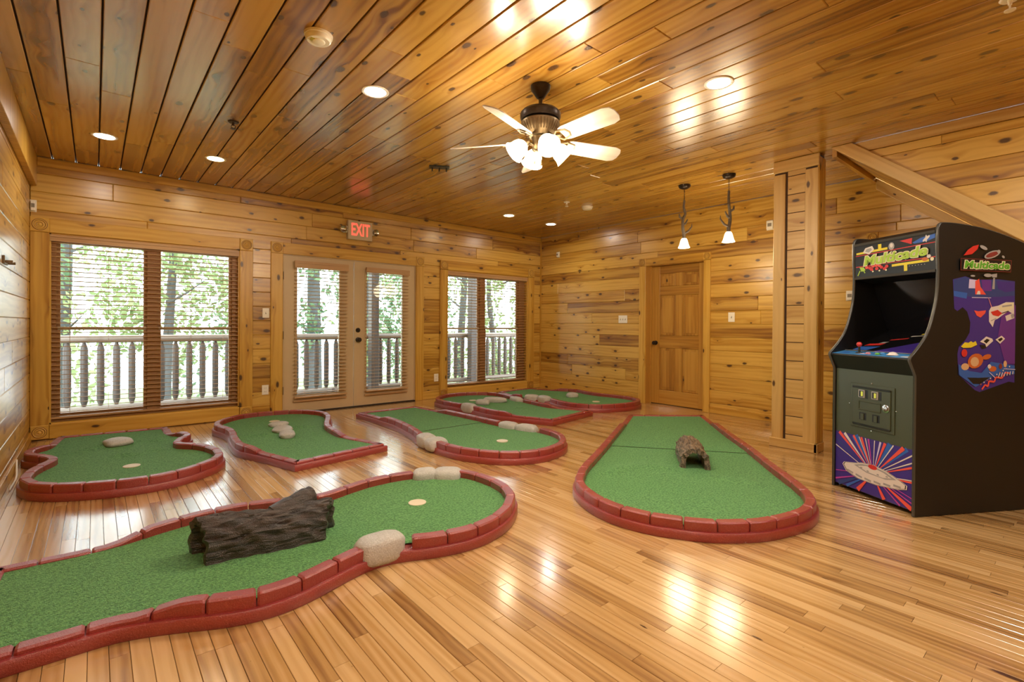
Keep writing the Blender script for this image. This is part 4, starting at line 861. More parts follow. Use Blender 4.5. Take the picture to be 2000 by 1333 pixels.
kick += [(fx_(1.05, ufo), 'pwhite'), (fx_(1.02, ufo), 'pblack'), (fx_(.99, ufo), 'pwhite'), ([(.16, .20), (.225, .222), (.31, .230), (.40, .216), (.475, .188), (.40, .168), (.26, .172)], 'grey'), ([(.19, .20), (.25, .215), (.31, .220), (.385, .208), (.44, .188), (.38, .174), (.26, .180)], 'pwhite'), (ell(.305, .222, .034, .016, 14), 'red')]
for k in range(6): kick.append((bar((.105 + .07 * k, .158 - .0 * k - .028 * math.sin((k + .5) / 6 * PI)), (.155 + .07 * k, .152 - .028 * math.sin((k + .9) / 6 * PI)), .013), 'grey'))
for cx_, cz_ in ((.22, .196), (.27, .186), (.345, .184), (.41, .19)): kick.append((ell(cx_, cz_, .010, .005, 8), 'grey'))
art('kick_art', kick, KF)
# marquee print
MF = ((.154, I1, 0), (0, -1, 0), (.0354 * -1, 0, 1), (-1, 0, 0)); MF = ((.1578 - 0, I1, 1.512), (0, -1, 0), Vector((-.008, 0, .226)).normalized(), (-1, 0, -.0354))
mz = lambda P: [(AW - .018 - a, z - 1.512) for a, z in P]
mq = [(mz([(.60, 1.515), (.60, 1.736), (.018, 1.736), (.018, 1.515)]), 'pblack'), (mz([(.585, 1.690), (.34, 1.699), (.34, 1.683), (.585, 1.676)]), 'yellow'), (mz([(.41, 1.728), (.385, 1.728), (.385, 1.69), (.41, 1.69)]), 'yellow'),
      (mz(bar((.59, 1.667), (.02, 1.682), .005)), 'red'), (mz(bar((.59, 1.588), (.02, 1.592), .006)), 'red'), (mz([(.31, 1.578), (.06, 1.583), (.06, 1.567), (.31, 1.562)]), 'yellow'), (mz([(.225, 1.570), (.202, 1.570), (.202, 1.524), (.225, 1.524)]), 'yellow'),
      (mz([(.53, 1.687), (.51, 1.716), (.455, 1.724), (.44, 1.698), (.48, 1.668)]), 'pwhite'), (mz([(.512, 1.692), (.50, 1.708), (.465, 1.712), (.458, 1.698), (.482, 1.682)]), 'grey'), (mz(ell(.31, 1.70, .022, .026, 10)), 'grey'), (mz(ell(.31, 1.705, .012, .015, 8)), 'pwhite'),
      (mz([(.25, 1.725), (.165, 1.731), (.17, 1.692), (.19, 1.70)]), 'red'), (mz([(.165, 1.700), (.11, 1.722), (.02, 1.733), (.02, 1.708), (.075, 1.694), (.15, 1.692)]), 'blue'), (mz(ell(.075, 1.712, .028, .009, 10, -.6)), 'pwhite'), (mz(ell(.075, 1.712, .006, .024, 8)), 'pwhite'),
      (mz([(.56, 1.585), (.525, 1.582), (.51, 1.56), (.545, 1.552)]), 'lime'), (mz(bar((.555, 1.56), (.575, 1.525), .008)), 'lime'), (mz(bar((.53, 1.565), (.515, 1.54), .008)), 'lime'), (mz(ell(.085, 1.585, .020, .012, 10)), 'orange'), (mz(ell(.06, 1.60, .014, .012, 8)), 'pwhite'), (mz(ell(.04, 1.58, .012, .012, 8)), 'cream2')]
for a, z in ((.50, 1.578), (.475, 1.572), (.45, 1.582), (.425, 1.585), (.46, 1.560), (.42, 1.562), (.385, 1.568), (.40, 1.582), (.345, 1.570), (.36, 1.556)): mq.append((mz(ell(a, z, .014, .011, 8)), 'coral' if z > 1.575 else 'red'))
for a, z in ((.45, 1.545), (.40, 1.546), (.35, 1.545)): mq.append((mz(ell(a, z, .007, .006, 8)), 'cream2'))
for k in range(6): mq.append((mz(ell(.185 - .02 * k, 1.553, .0025, .0022, 6)), 'pwhite'))
art('marquee_art', mq, MF)
k_ = text_on('marquee_lettering_outline', 'Multicade', .088, MF, (.305, .116), M['cream2'], off=.008, shear=.2, width=.47, rot=.035, lift=.0085)
text_on('marquee_lettering', 'Multicade', .088, MF, (.305, .116), M['lime'], off=.003, shear=.2, sx=k_, rot=.035, lift=.0095)
# bezel and control panel prints
dirb = Vector((.365, 0, .139)).normalized(); BF = ((.075, I1, .986), (0, -1, 0), tuple(dirb), (-.356, 0, .934))
art('bezel_art', [([(.22, .01), (.565, .01), (.565, .25), (.50, .30)], 'indigo'), ([(.05, .02), (.16, .02), (.20, .10), (.06, .08)], 'blue'), ([(.07, .10), (.18, .12), (.19, .16), (.08, .14)], 'red'), ([(.14, .15), (.18, .16), (.19, .19), (.15, .18)], 'grey'), ([(.17, .21), (.27, .25), (.27, .27), (.17, .23)], 'red'), ([(.26, .29), (.33, .31), (.33, .32), (.26, .305)], 'pwhite'), ([(.30, .33), (.38, .36), (.38, .385), (.30, .35)], 'yellow'), ([(0, .003), (.58, .003), (.58, .010), (0, .010)], 'grey')], BF)
dirc = Vector((.105, 0, .019)).normalized(); CF = ((-.030, I1, .966), (0, -1, 0), tuple(dirc), (-.178, 0, .984))
art('control_panel_art', [([(0, .002), (.582, .002), (.582, .105), (0, .105)], 'skyblue'), ([(.03, .02), (.12, .03), (.10, .06), (.05, .08)], 'blue'), ([(.27, .05), (.35, .04), (.36, .08), (.29, .09)], 'dblue'), ([(.50, .02), (.575, .01), (.575, .06), (.53, .05)], 'pwhite'), ([(.17, .03), (.24, .03), (.24, .05), (.18, .06)], 'lav')], CF)
def cpt(xx, d): return Vector((-.030, I1, .966)) + Vector((0, -1, 0)) * xx + dirc * d
j = MB().lathe([(.024, 0), (.022, .004), (.008, .008), (.006, .045)], 14, cpt(.175, .055)); js = j.done('joystick', M['dkmetal'], AR, smooth=True)
MB().lathe([(.003, -.018), (.012, -.014), (.0175, 0), (.012, .013), (.001, .0175)], 14, cpt(.175, .055) + Vector((0, 0, .06))).done('ball_top', M['red'], js, smooth=True)
for xx, d, m in ((.255, .045, 'pink'), (.300, .065, 'blue'), (.325, .045, 'green'), (.345, .066, 'skyblue')):
    MB().lathe([(.016, 0), (.016, .004), (.013, .006), (.011, .011), (.001, .012)], 14, cpt(xx, d)).done('button', M[m], AR, smooth=True)
MB().lathe([(.034, .0), (.033, .004), (.026, .006), (.024, .010), (.017, .018), (.001, .022)], 18, cpt(.425, .055)).done('trackball', M['pwhite'], AR, smooth=True)
# coin door
cd = MB(); fxx = .012
def cbox(nm, mat, y0, y1, z0, z1, d0, d1, par, bevel=.003): return MB().box(fxx - d1, fxx - d0, I1 - y1, I1 - y0, z0, z1).done(nm, mat, par, bevel=bevel)
door = cbox('coin_door', M['black_turf_tint'], .125, .458, .468, .768, 0, .006, AR, .005)
cbox('door_plate', M['black_turf_tint'], .150, .435, .488, .748, .006, .012, door, .006)
for z0, z1 in ((.738, .75), (.486, .498)): cbox('door_edge', M['dkmetal'], .150, .435, z0, z1, .010, .016, door)
for y0 in (.205, .305):
    cbox('coin_slot', M['grey'], y0 - .005, y0 + .045, .675, .728, .011, .018, door); cbox('coin_button', M['pblack'], y0 + .004, y0 + .036, .682, .722, .018, .019, door, .0); cbox('coin_lamp', M['yellow_lit'], y0 + .018, y0 + .034, .686, .718, .019, .021, door, .001); cbox('slot_opening', M['pblack'], y0 + .048, y0 + .066, .672, .73, .011, .0125, door, 0)
    cbox('coin_return', M['pblack'], y0, y0 + .055, .525, .575, .011, .0125, door, 0); cbox('return_flap', M['black_turf_tint'], y0 + .014, y0 + .038, .527, .568, .0125, .017, door, .001)
for z0, z1, y0, y1 in ((.648, .656, .20, .368), (.592, .600, .20, .368), (.592, .656, .20, .206), (.592, .656, .362, .368)): cbox('plate_rim', M['black_turf_tint'], y0, y1, z0, z1, .011, .016, door)
MB().lathe([(.026, 0), (.026, .006), (.018, .008), (.016, .014), (.001, .016)], 18, (fxx - .010, I1 - .405, .628), Matrix.Rotation(-PI / 2, 3, 'Y')).done('lock', M['steel'], door, smooth=True)
for yy, zz_ in ((.29, .778), (.29, .458), (.115, .62), (.466, .62)): MB().lathe([(.006, 0), (.005, .003), (.001, .004)], 10, (fxx, I1 - yy, zz_), Matrix.Rotation(-PI / 2, 3, 'Y')).done('bolt', M['steel'], AR)

# ---------------------------------------------------------------- ceiling fan
FX, FY = 2.254, 2.40
fan = empty('ceiling_fan', (FX, FY, H), label='dark bronze ceiling fan with five pale blades and four lit glass shades', cat='ceiling fan')
MB().lathe([(.001, -.085), (.024, -.083), (.034, -.07), (.05, -.045), (.062, -.03), (.066, -.012), (.066, -.001)], 24).done('canopy', M['bronze'], fan, smooth=True)
MB().lathe([(.0125, -.20), (.0125, -.07)], 12).done('downrod', M['bronze'], fan, smooth=True)
MB().lathe([(.09, -.232), (.126, -.228), (.134, -.215), (.134, -.185), (.124, -.176), (.118, -.168), (.03, -.16), (.022, -.15)], 32).done('motor_housing', M['bronze'], fan, smooth=True)
mb = MB().lathe([(.055, -.345), (.075, -.34), (.085, -.325), (.108, -.30), (.126, -.262), (.128, -.245), (.118, -.236), (.08, -.232)], 40); 
v = mb.done('lower_housing', M['brass'], fan, smooth=True)
fl = MB()
for k in range(36):
    a = 2 * PI * k / 36; ca, sa = math.cos(a), math.sin(a); fl.tube([(.127 * ca, .127 * sa, -.255), (.116 * ca, .116 * sa, -.287), (.098 * ca, .098 * sa, -.312)], .004, 5)
tag(fl.done('flutes', M['brass'], fan), kind='stuff')
MB().lathe([(.001, -.44), (.03, -.435), (.045, -.42), (.052, -.395), (.052, -.36), (.06, -.345)], 24).done('light_hub', M['brass'], fan, smooth=True)
for k in range(5):
    a = math.radians(55 + 72 * k); d = Vector((math.cos(a), math.sin(a), 0)); t = Vector((-d.y, d.x, 0)); ph = math.radians(22); n_ = Z_ * math.cos(ph) - d.cross(Z_) * math.sin(ph); s_ = n_.cross(d)
    O = Vector((0, 0, -.375)); r0, r1 = .20, .62; out = [(r0, -.05), (r0 + .03, -.058), (r1 - .06, -.068), (r1 - .015, -.055), (r1, -.025), (r1, .025), (r1 - .015, .055), (r1 - .06, .068), (r0 + .03, .058), (r0, .05)]
    # blade: own local frame, x along its length
    b = MB().prism([(x_, y_, 0) for x_, y_ in out], (0, 0, .006)).done('blade', M['blade'], fan)
    b.matrix_basis = Matrix(((d.x, s_.x, n_.x, O.x), (d.y, s_.y, n_.y, O.y), (d.z, s_.z, n_.z, O.z), (0, 0, 0, 1)))
    ir = MB().tube([d * .07 + Vector((0, 0, -.33)), d * .12 + Vector((0, 0, -.362)), d * .19 + O + n_ * -.004], [.012, .010, .010], 8)
    for sg in (-1, 1): ir.tube([d * .13 + Vector((0, 0, -.366)), d * .185 + s_ * .045 * sg + O - n_ * .004, d * .245 + s_ * .03 * sg + O - n_ * .004, d * .26 + O - n_ * .004], .007, 6)
    ir.done('blade_iron', M['brass'], fan, smooth=True)
for k, a in enumerate((245, 155, 65, -25)):
    a = math.radians(a); d = Vector((math.cos(a), math.sin(a), 0)); ax_ = (d * .75 + Vector((0, 0, -.66))).normalized(); p0 = d * .085 + Vector((0, 0, -.375)); q = Vector((0, 0, 1)).rotation_difference(ax_).to_matrix()
    MB().tube([d * .04 + Vector((0, 0, -.40)), d * .075 + Vector((0, 0, -.385)), p0 + ax_ * .02], .009, 8).lathe([(.024, 0), (.026, .02), (.022, .03)], 14, p0, q).done('lamp_arm', M['brass'], fan, smooth=True)
    sh = MB(); n2 = 24; prof2 = [(.024, .028), (.034, .034), (.050, .052), (.058, .075), (.060, .098), (.066, .118), (.074, .130)]; prof_in = [(r - .003, z) for r, z in reversed(prof2)]
    sh.lathe(prof2 + prof_in, n2, p0, q); s_o = sh.done('glass_shade', M['shade'], fan, smooth=True)
    MB().lathe([(.008, .03), (.020, .05), (.026, .075), (.020, .095), (.001, .104)], 14, p0, q).done('bulb', M['bulb'], s_o, smooth=True)
    L = bpy.data.lights.new('fan_bulb_light', 'POINT'); L.energy = FAN_W; L.color = (1, .84, .62); L.shadow_soft_size = .08; lo = bpy.data.objects.new('fan_bulb_light', L); COL.objects.link(lo); lo.location = Vector((FX, FY, H)) + p0 + ax_ * .17
for s_ in (-.03, .03): MB().tube([(s_, .02, -.43), (s_, .02, -.50)], .0015, 5).lathe([(.001, -.52), (.005, -.515), (.004, -.5), (.001, -.495)], 8, (s_, .02, 0)).done('pull_chain', M['brass'], fan)

# ---------------------------------------------------------------- antler pendants
def pendant(x, y, label, seed, flip):
    R = random.Random(seed); p = empty('pendant_lamp', (x, y, H), label=label, cat='pendant lamp')
    MB().lathe([(.001, -.045), (.03, -.044), (.058, -.03), (.066, -.012), (.066, -.001)], 20).done('canopy', M['bronze'], p, smooth=True)
    ch = MB(); z = -.045
    while z > -.19:
        n = 10; pts = [(.006 * math.cos(2 * PI * k / n) * (1 if int(z * 100) % 2 else .2), .006 * math.cos(2 * PI * k / n) * (.2 if int(z * 100) % 2 else 1), z - .012 + .012 * math.sin(2 * PI * k / n)) for k in range(n + 1)]
        ch.tube(pts, .0018, 5); z -= .019
    tag(ch.done('chain', M['bronze'], p), kind='stuff')
    st = MB(); s = flip; pts = [(0, 0, -.17), (.004 * s, .004, -.25), (-.008 * s, -.006, -.32), (.022 * s, .0, -.38), (.030 * s, 0, -.44), (.024 * s, 0, -.50), (.004 * s, 0, -.55), (0, 0, -.60)]
    st.tube(catmull(pts, 4), [.008, .009, .010, .011, .012, .013, .013, .013] + [.015] * 8 + [.017] * 20, 9) if False else st.tube(catmull(pts, 4), [.012 + .008 * i / 28 for i in range(29)], 9)
    stem = st.done('antler_stem', M['antler'], p, smooth=True)
    for q in ([(.02 * s, 0, -.385), (.045 * s, -.03 * s, -.36), (.046 * s, -.034 * s, -.325)], [(.028 * s, 0, -.45), (-.004 * s, .012 * s, -.435), (-.03 * s, .024 * s, -.385)], [(.0 * s, 0, -.545), (-.036 * s, .03 * s, -.52), (-.066 * s, .056 * s, -.465), (-.066 * s, .056 * s, -.43)]):
        MB().tube(q, [.014, .012, .007, .003][:len(q)], 8).done('antler_tine', M['antler'], p, smooth=True)
    prof2 = [(.016, -.598), (.026, -.602), (.036, -.62), (.044, -.65), (.052, -.68), (.064, -.705)]
    sh = MB().lathe(prof2[::-1] + [(r - .003, z) for r, z in prof2], 22).done('glass_shade', M['shade'], p, smooth=True)
    MB().lathe([(.001, -.69), (.018, -.675), (.022, -.655), (.014, -.63), (.008, -.615)], 12).done('bulb', M['bulb'], sh, smooth=True)
    L = bpy.data.lights.new('pendant_light', 'POINT'); L.energy = PEND_W; L.color = (1, .80, .52); L.shadow_soft_size = .15; lo = bpy.data.objects.new('pendant_light', L); COL.objects.link(lo); lo.location = (x, y, H - .84)
M['antler'] = plain('antler_brown', (.11, .085, .06), .5, noise_amt=.5, nscale=30)
pendant(5.069, 3.019, 'antler pendant lamp over the six panel door, thinner seen one', 1, -1)
pendant(5.054, 2.499, 'antler pendant lamp nearest the boxed column, with wide side tine', 2, 1)

# ---------------------------------------------------------------- recessed lights
def can(x, y, label, warm=False, k=.6):
    c = empty('recessed_light', (x, y, H), label=label, cat='ceiling light')
    n = 32; MB().lathe([(.070, -.001), (.070, -.004), (.088, -.006), (.092, -.003), (.092, -.0005)], n).done('trim_ring', M['white'], c, smooth=True)
    MB().lathe([(.069, -.0065), (.069, -.0045)], n).done('lens', M['can_lens_y' if warm else 'can_lens_w'], c)
    L = bpy.data.lights.new('can_light', 'AREA'); L.shape = 'DISK'; L.size = .13; L.energy = CAN_W * k; L.color = (1, .80, .52) if warm else (1, .90, .76); lo = bpy.data.objects.new('can_light', L); COL.objects.link(lo); lo.location = (x, y, H - .012)
can(1.459, 3.199, 'white recessed light left of the ceiling fan'); can(3.100, 1.607, 'white recessed light right of the ceiling fan'); can(.061, 5.491, 'white recessed light at the left near the beam board', False, .35)
can(.889, 5.523, 'warm yellow recessed light above the wide window', True, .3); can(4.586, 5.533, 'warm recessed light above the right window', True, .3); can(5.472, 5.566, 'white recessed light nearest the far corner', False, .3)
can(.10, .75, 'unseen fill light added above and behind the viewpoint at left', False, 1.0); can(3.6, -.2, 'unseen fill light added above the arcade side of the viewpoint', False, .7); can(1.50, .3, 'unseen fill light added above the viewpoint', False, 1.0); can(3.0, -.9, 'unseen fill light added behind the viewpoint at right', False, 1.0); can(.7, -1.3, 'unseen fill light added behind the viewpoint', False, 1.0)  # unseen cans added as fill light from above and behind the viewpoint

# ---------------------------------------------------------------- ceiling and wall fittings
def smoke(x, y, label, lab=False):
    s = empty('smoke_detector', (x, y, H), label=label, cat='smoke detector')
    MB().lathe([(.058, -.038), (.066, -.030), (.068, -.014)], 28).lathe([(.073, -.014), (.075, -.001)], 28).done('body', M['white'], s, smooth=True)
    MB().lathe([(.030, -.043), (.034, -.041), (.036, -.0375)], 20).done('sensor_ring', M['white'], s, smooth=True)
    if lab: MB().box(-.045, -.012, -.022, .008, -.0415, -.0375).done('label_sticker', M['sticker'], s)
M['sticker'] = plain('yellow_sticker', (.42, .36, .05), .5)
smoke(.935, 2.778, 'round white smoke detector with yellow sticker at upper left of ceiling', True); smoke(5.027, 4.424, 'small round white smoke detector towards the six panel door')
def sprink(x, y, label, mat):
    s = empty('sprinkler_head', (x, y, H), label=label, cat='sprinkler')
    MB().lathe([(.034, -.008), (.040, -.002), (.040, -.0005)], 20).done('escutcheon', M[mat], s, smooth=True)
    MB().lathe([(.008, -.03), (.010, -.006)], 10).tube([(.010, 0, -.025), (.016, 0, -.038), (.003, 0, -.055)], .003, 6).tube([(-.010, 0, -.025), (-.016, 0, -.038), (-.003, 0, -.055)], .003, 6).done('frame', M[mat], s, smooth=True)
    MB().lathe([(.022, -.058), (.022, -.055)], 14).done('deflector', M[mat], s)
sprink(.832, 4.418, 'small dark sprinkler head between the two left ceiling lights', 'bronze'); sprink(4.642, 4.434, 'small white sprinkler head beside the far smoke detector', 'white'); sprink(3.355, .285, 'white sprinkler head at top right corner of the view', 'white')
pb = empty('ceiling_bracket', (2.646, 4.297, H), -.545, label='dark metal mounting plate with pins on the ceiling', cat='bracket')
MB().box(-.10, .10, -.045, .045, -.012, -.0005).done('plate', M['dkmetal'], pb, bevel=.003)
for q in (-.07, 0, .07): MB().lathe([(.006, -.05), (.006, -.012)], 8, (q, 0, 0)).done('pin', M['dkmetal'], pb)

def wplate(name, label, cat, O, nrm, w, h, kind, group=None):
    nrm = Vector(nrm); sd = Z_.cross(nrm); e = empty(name, O, label=label, cat=cat, group=group)
    def bx(nm, a0, a1, z0, z1, d0, d1, mat, par=e, bev=.002):
        P = [sd * a + nrm * d + Z_ * z for a in (a0, a1) for d in (d0, d1) for z in (z0, z1)]
        m_ = MB().add(P, [(0, 1, 3, 2), (4, 6, 7, 5), (0, 4, 5, 1), (2, 3, 7, 6), (0, 2, 6, 4), (1, 5, 7, 3)]); o = m_.done(nm, mat, par, bevel=bev)
        bm = bmesh.new(); bm.from_mesh(o.data); bmesh.ops.recalc_face_normals(bm, faces=bm.faces); bm.to_mesh(o.data); bm.free(); return o
    bx('plate', -w / 2, w / 2, -h / 2, h / 2, .0, .007, M['white'])
    if kind == 'switch': n = 1
    elif kind == 'switch3': n = 3
    else: n = 0
    for k in range(n):
        c = (k - (n - 1) / 2) * .046; bx('toggle_slot', c - .006, c + .006, -.013, .013, .007, .0085, M['ivory_dark'], bev=0); bx('toggle', c - .004, c + .004, -.002, .012, .0085, .016, M['white'])
    if kind == 'outlet':
        for z in (-.021, .021):
            bx('socket', -.016, .016, z - .014, z + .014, .007, .0095, M['white']); bx('socket_slot', -.009, -.006, z - .004, z + .008, .0095, .0102, M['ivory_dark'], bev=0); bx('socket_slot', .006, .009, z - .004, z + .008, .0095, .0102, M['ivory_dark'], bev=0)
    if kind == 'box': bx('cover', -w / 2 + .006, w / 2 - .006, -h / 2 + .008, h / 2 - .008, .007, .035, M['white'], bev=.006); bx('lens', -w / 4, w / 4, -h / 6, h / 6, .035, .0365, M['ivory_dark'], bev=0)
    return e
wplate('light_switch', 'ivory light switch between wide window and patio doors', 'light switch', (1.602, YW, 1.275), (0, -1, 0), .075, .118, 'switch')
wplate('wall_outlet', 'ivory outlet low between wide window and patio doors', 'outlet', (1.600, YW, .330), (0, -1, 0), .075, .118, 'outlet')
wplate('wall_outlet', 'ivory outlet low between patio doors and right window', 'outlet', (4.030, YW, .325), (0, -1, 0), .075, .118, 'outlet')
wplate('light_switch', 'ivory triple light switch left of the six panel door', 'light switch', (XR, 4.745, 1.249), (-1, 0, 0), .165, .118, 'switch3')
wplate('light_switch', 'ivory light switch right of the six panel door', 'light switch', (XR, 3.035, 1.270), (-1, 0, 0), .085, .122, 'switch')
wplate('wall_sensor', 'small white box high on right wall near the far corner', 'sensor', (XR, 6.152, 2.392), (-1, 0, 0), .06, .10, 'box')
wplate('wall_sensor', 'white box high on wall hidden partly behind the boxed column', 'sensor', (XR, 2.565, 2.382), (-1, 0, 0), .09, .12, 'box')
wplate('thermostat', 'white wall box half hidden behind the arcade cabinet', 'thermostat', (XR, 1.728, 1.493), (-1, 0, 0), .08, .11, 'box')
wplate('motion_sensor', 'white motion sensor in the left corner under the beam board', 'sensor', (-.452, YW - .001, 2.26), (0, -1, 0), .048, .115, 'box')
hb = empty('wall_hook', (XL, 4.86, 1.58), label='grey metal hook plate on the left wall at picture edge', cat='hook')
MB().box(.0, .012, -.09, .09, -.035, .02).box(.012, .05, -.085, -.065, -.03, -.012).box(.012, .05, .065, .085, -.03, -.012).done('hook_plate', M['brass'], hb, bevel=.002)
tag(MB().tube([(-.457, 5.36, .085), (-.452, 5.30, .05), (-.440, 5.16, .012), (-.436, 5.05, .006), (-.44, 4.75, .006)], .006, 8).done('cable', M['white']), 'thin white cable lying on the floor along the left wall', 'cable')

# exit sign
ex = empty('exit_sign', (2.775, YW, 2.425), label='lighted exit sign with twin lamp heads above the patio doors', cat='exit sign')
MB().box(-.172, .172, -.072, -.0005, -.128, .128).done('housing', M['exit_body'], ex, bevel=.006)
MB().box(-.006, .012, -.03, -.012, .128, .152).done('mount_stub', M['bronze'], ex)
text_on('letters', 'EXIT', .235, ((0, -.0728, 0), (1, 0, 0), (0, 0, 1), (0, -1, 0)), (0, 0), M['exit_red'], parent=ex, width=.26, lift=.0008, off=.004)
for sg in (-1, 1):
    MB().box(sg * .172 - (.0 if sg > 0 else .03), sg * .172 + (.03 if sg > 0 else .0), -.058, -.02, -.045, .045).done('lamp_arm', M['exit_body'], ex, bevel=.004)
    dq = Vector((sg * .35, -.85, -.1)).normalized(); qm = Z_.rotation_difference(dq).to_matrix()
    MB().lathe([(.030, -.03), (.046, .0), (.048, .028), (.044, .030), (.026, .012), (.001, .006)], 20, (sg * .222, -.045, 0), qm).done('lamp_head', M['steel'], ex, smooth=True)

# ---------------------------------------------------------------- outside: deck, railing, trees
RY = 8.3
dk = tag(MB().box(-3, 10, YW + .16, RY + .2, -.20, -.095).done('deck', M['gap']), 'grey timber deck outside the windows', 'deck', kind='structure')
y = YW + .17
while y < RY + .15:
    plank(dk, 'deck_board', (3.5, y + .068, -.07), X_, Y_, 13, .132, .025, M['deck']); y += .138
rl = empty('deck_railing', (3.0, RY, -.07), label='log railing of the deck seen through the windows', cat='railing'); ro = rl.location
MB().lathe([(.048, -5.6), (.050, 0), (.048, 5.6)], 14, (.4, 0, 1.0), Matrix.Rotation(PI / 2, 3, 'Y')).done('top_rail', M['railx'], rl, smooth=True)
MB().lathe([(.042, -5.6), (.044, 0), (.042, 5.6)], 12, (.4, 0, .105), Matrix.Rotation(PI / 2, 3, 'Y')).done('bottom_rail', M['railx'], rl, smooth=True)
me = None
for k in range(-9, 58):
    x = -.263 + .1605 * k
    if any(abs(x - q) < .13 for q in (3.72, 5.83, -1.4)): continue
    if me is None:
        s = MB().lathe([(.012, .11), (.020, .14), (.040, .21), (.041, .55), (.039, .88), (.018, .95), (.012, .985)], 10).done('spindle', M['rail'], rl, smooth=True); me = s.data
    else: s = link(bpy.data.objects.new('spindle', me), rl)
    s.location = (x - ro.x, 0, 0); s.rotation_euler[2] = k * 1.3
for x, lab in ((3.72, 'square deck post seen through the right patio door'), (5.83, 'square deck post seen through the right window')):
    tag(MB().box(x - .07, x + .07, RY - .20, RY - .055, -.068, 4.2).done('deck_post', M['rail'], bevel=.006), lab, 'post')
gv = []; gf = []; nx, ny = 30, 22
for j in range(ny + 1):
    for i in range(nx + 1):
        x = -12 + 44 * i / nx; y = RY + .6 + 30 * j / ny; gv.append((x, y, -2.6 - .02 * (y - 9) + .25 * math.sin(x * .7) * math.cos(y * .5)))
for j in range(ny):
    for i in range(nx): a = j * (nx + 1) + i; gf.append((a, a + 1, a + nx + 2, a + nx + 1))
tag(mk('ground', gv, gf, M['ground'], smooth=True), 'leafy forest ground below the deck', 'ground', kind='structure')
def leaves(nm, c, r, n, size, mat, parent, seed, loc):
    g = np.random.default_rng(seed); d = g.normal(size=(n, 3)); d /= np.linalg.norm(d, axis=1)[:, None]; n = int(n * .72); d = d[:n]; rr = g.uniform(.15, 1, n) ** .5
    cl = g.normal(size=(max(6, n // 90), 3)); cl /= np.linalg.norm(cl, axis=1)[:, None]; cl *= g.uniform(.4, 1.0, len(cl))[:, None]
    p = cl[g.integers(0, len(cl), n)] + d * .28 * rr[:, None]; p = p * np.array(r) + np.array(c) - np.array(loc)
    u = g.normal(size=(n, 3)); u /= np.linalg.norm(u, axis=1)[:, None]; w = np.cross(u, g.normal(size=(n, 3))); w /= np.linalg.norm(w, axis=1)[:, None]; s = size * g.uniform(.6, 1.3, n)[:, None]
    V = np.stack([p - u * s, p + w * s * .5, p + u * s, p - w * s * .5], 1).reshape(-1, 3)
    return tag(mk(nm, V.tolist(), [(4 * i, 4 * i + 1, 4 * i + 2, 4 * i + 3) for i in range(n)], mat, parent, tone=.5), kind='stuff')
def tree(x, y, zb, h, tr, cr, label, seed, n=2600, mat='leaf', cz=None, size=.085):
    t = empty('tree', (x, y, zb), label=label, cat='tree'); R = random.Random(seed)
    pts = [(0, 0, -.3), (R.uniform(-.1, .1), 0, h * .3), (R.uniform(-.2, .2), R.uniform(-.2, .2), h * .65), (R.uniform(-.3, .3), 0, h)]
    MB().tube(catmull(pts, 4), [tr * (1.1 - .7 * i / 12) for i in range(13)], 12).done('trunk', M['trunk'], t, smooth=True)
    for k in range(5):
        z0 = h * R.uniform(.35, .85); a = R.uniform(0, 6.28); l = cr[0] * R.uniform(.5, .9)
        MB().tube([(0, 0, z0), (l * .5 * math.cos(a), l * .5 * math.sin(a), z0 + l * .2), (l * math.cos(a), l * math.sin(a), z0 + l * .45)], [tr * .28, tr * .17, tr * .06], 6).done('branch', M['trunk'], t, smooth=True)
    c = (x, y, zb + (cz if cz is not None else h * .75)); leaves('foliage', c, cr, n, size, M[mat], t, seed, (x, y, zb))
tree(4.05, 12.2, -2.7, 9, .20, (1.25, 1.2, 2.2), 'thick grey tree trunk seen through the left patio door', 11, 1500, 'leaf2', cz=5.0)
tree(-1.6, 12.4, -2.7, 8, .13, (1.3, 1.3, 2.6), 'leafy tree at left edge of the wide window', 17, 2200, 'leaf2', cz=4.3)
tree(1.15, 12.3, -2.7, 7.5, .12, (1.35, 1.3, 2.7), 'bright leafy tree in the middle of the wide window', 13, 2600, 'leaf', cz=4.2)
tree(6.8, 12.3, -2.8, 7.5, .12, (1.4, 1.3, 2.6), 'leafy tree seen through right patio door', 14, 2400, 'leaf2', cz=4.2)
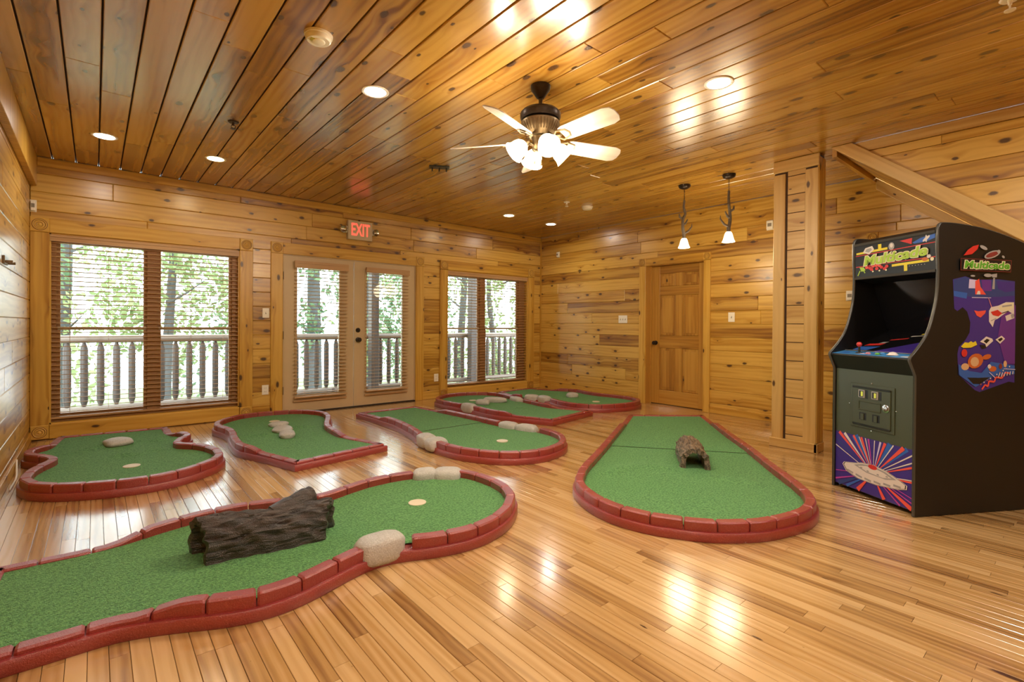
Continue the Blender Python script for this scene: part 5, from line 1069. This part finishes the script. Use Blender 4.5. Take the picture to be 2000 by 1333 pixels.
tree(9.9, 12.6, -2.8, 7.5, .12, (1.4, 1.3, 2.8), 'bright leafy tree behind the right window', 15, 2800, 'leaf', cz=4.1)
tree(12.7, 12.6, -2.8, 7.5, .12, (1.4, 1.3, 2.8), 'bright leafy tree at far right outside', 16, 2400, 'leaf', cz=4.2)
tree(-.6, 16.4, -2.9, 10, .17, (1.7, 1.6, 3.2), 'distant leafy tree behind left half of the wide window', 12, 2200, 'leaf', cz=4.6)
tree(3.2, 16.6, -2.9, 10, .17, (1.7, 1.6, 3.2), 'distant leafy tree behind right half of the wide window', 19, 2200, 'leaf2', cz=4.6)
tree(7.2, 16.4, -2.9, 10, .18, (1.75, 1.6, 3.3), 'distant leafy tree behind the left patio door', 20, 2200, 'leaf', cz=4.6)
tree(11.2, 16.4, -2.9, 10, .18, (1.8, 1.6, 3.3), 'distant leafy tree behind the right patio door', 18, 2200, 'leaf', cz=4.6)
tree(15.4, 16.4, -2.9, 10, .18, (1.8, 1.6, 3.3), 'distant leafy tree behind the right window', 21, 2200, 'leaf2', cz=4.6)
def bush(x, y, r, label, seed, mat):
    b = empty('shrub', (x, y, -2.6), label=label, cat='shrub'); leaves('foliage', (x, y, -1.75), r, 1500, .09, M[mat], b, seed, (x, y, -2.6))
    for k in range(5): a = k * 1.3; MB().tube([(0, 0, -.05), (r[0] * .3 * math.cos(a), r[1] * .3 * math.sin(a), .5), (r[0] * .6 * math.cos(a), r[1] * .6 * math.sin(a), 1.1)], [.02, .015, .006], 5).done('stem', M['trunk'], b)
for k, (x, y, m, lab) in enumerate(((.2, 11.0, 'leaf', 'green shrub below the railing at left of wide window'), (2.2, 10.9, 'leaf2', 'darker green shrub below the railing at right of wide window'), (4.4, 11.2, 'leaf', 'green shrub below the railing behind left patio door'), (6.4, 11.0, 'leaf2', 'darker green shrub below the railing behind right patio door'), (8.6, 11.2, 'leaf', 'green shrub below the railing behind right window'), (10.8, 11.6, 'leaf', 'green shrub below the railing at far right outside'))):
    bush(x, y - .9, (.85, .7, 1.0), lab, 40 + k, m)
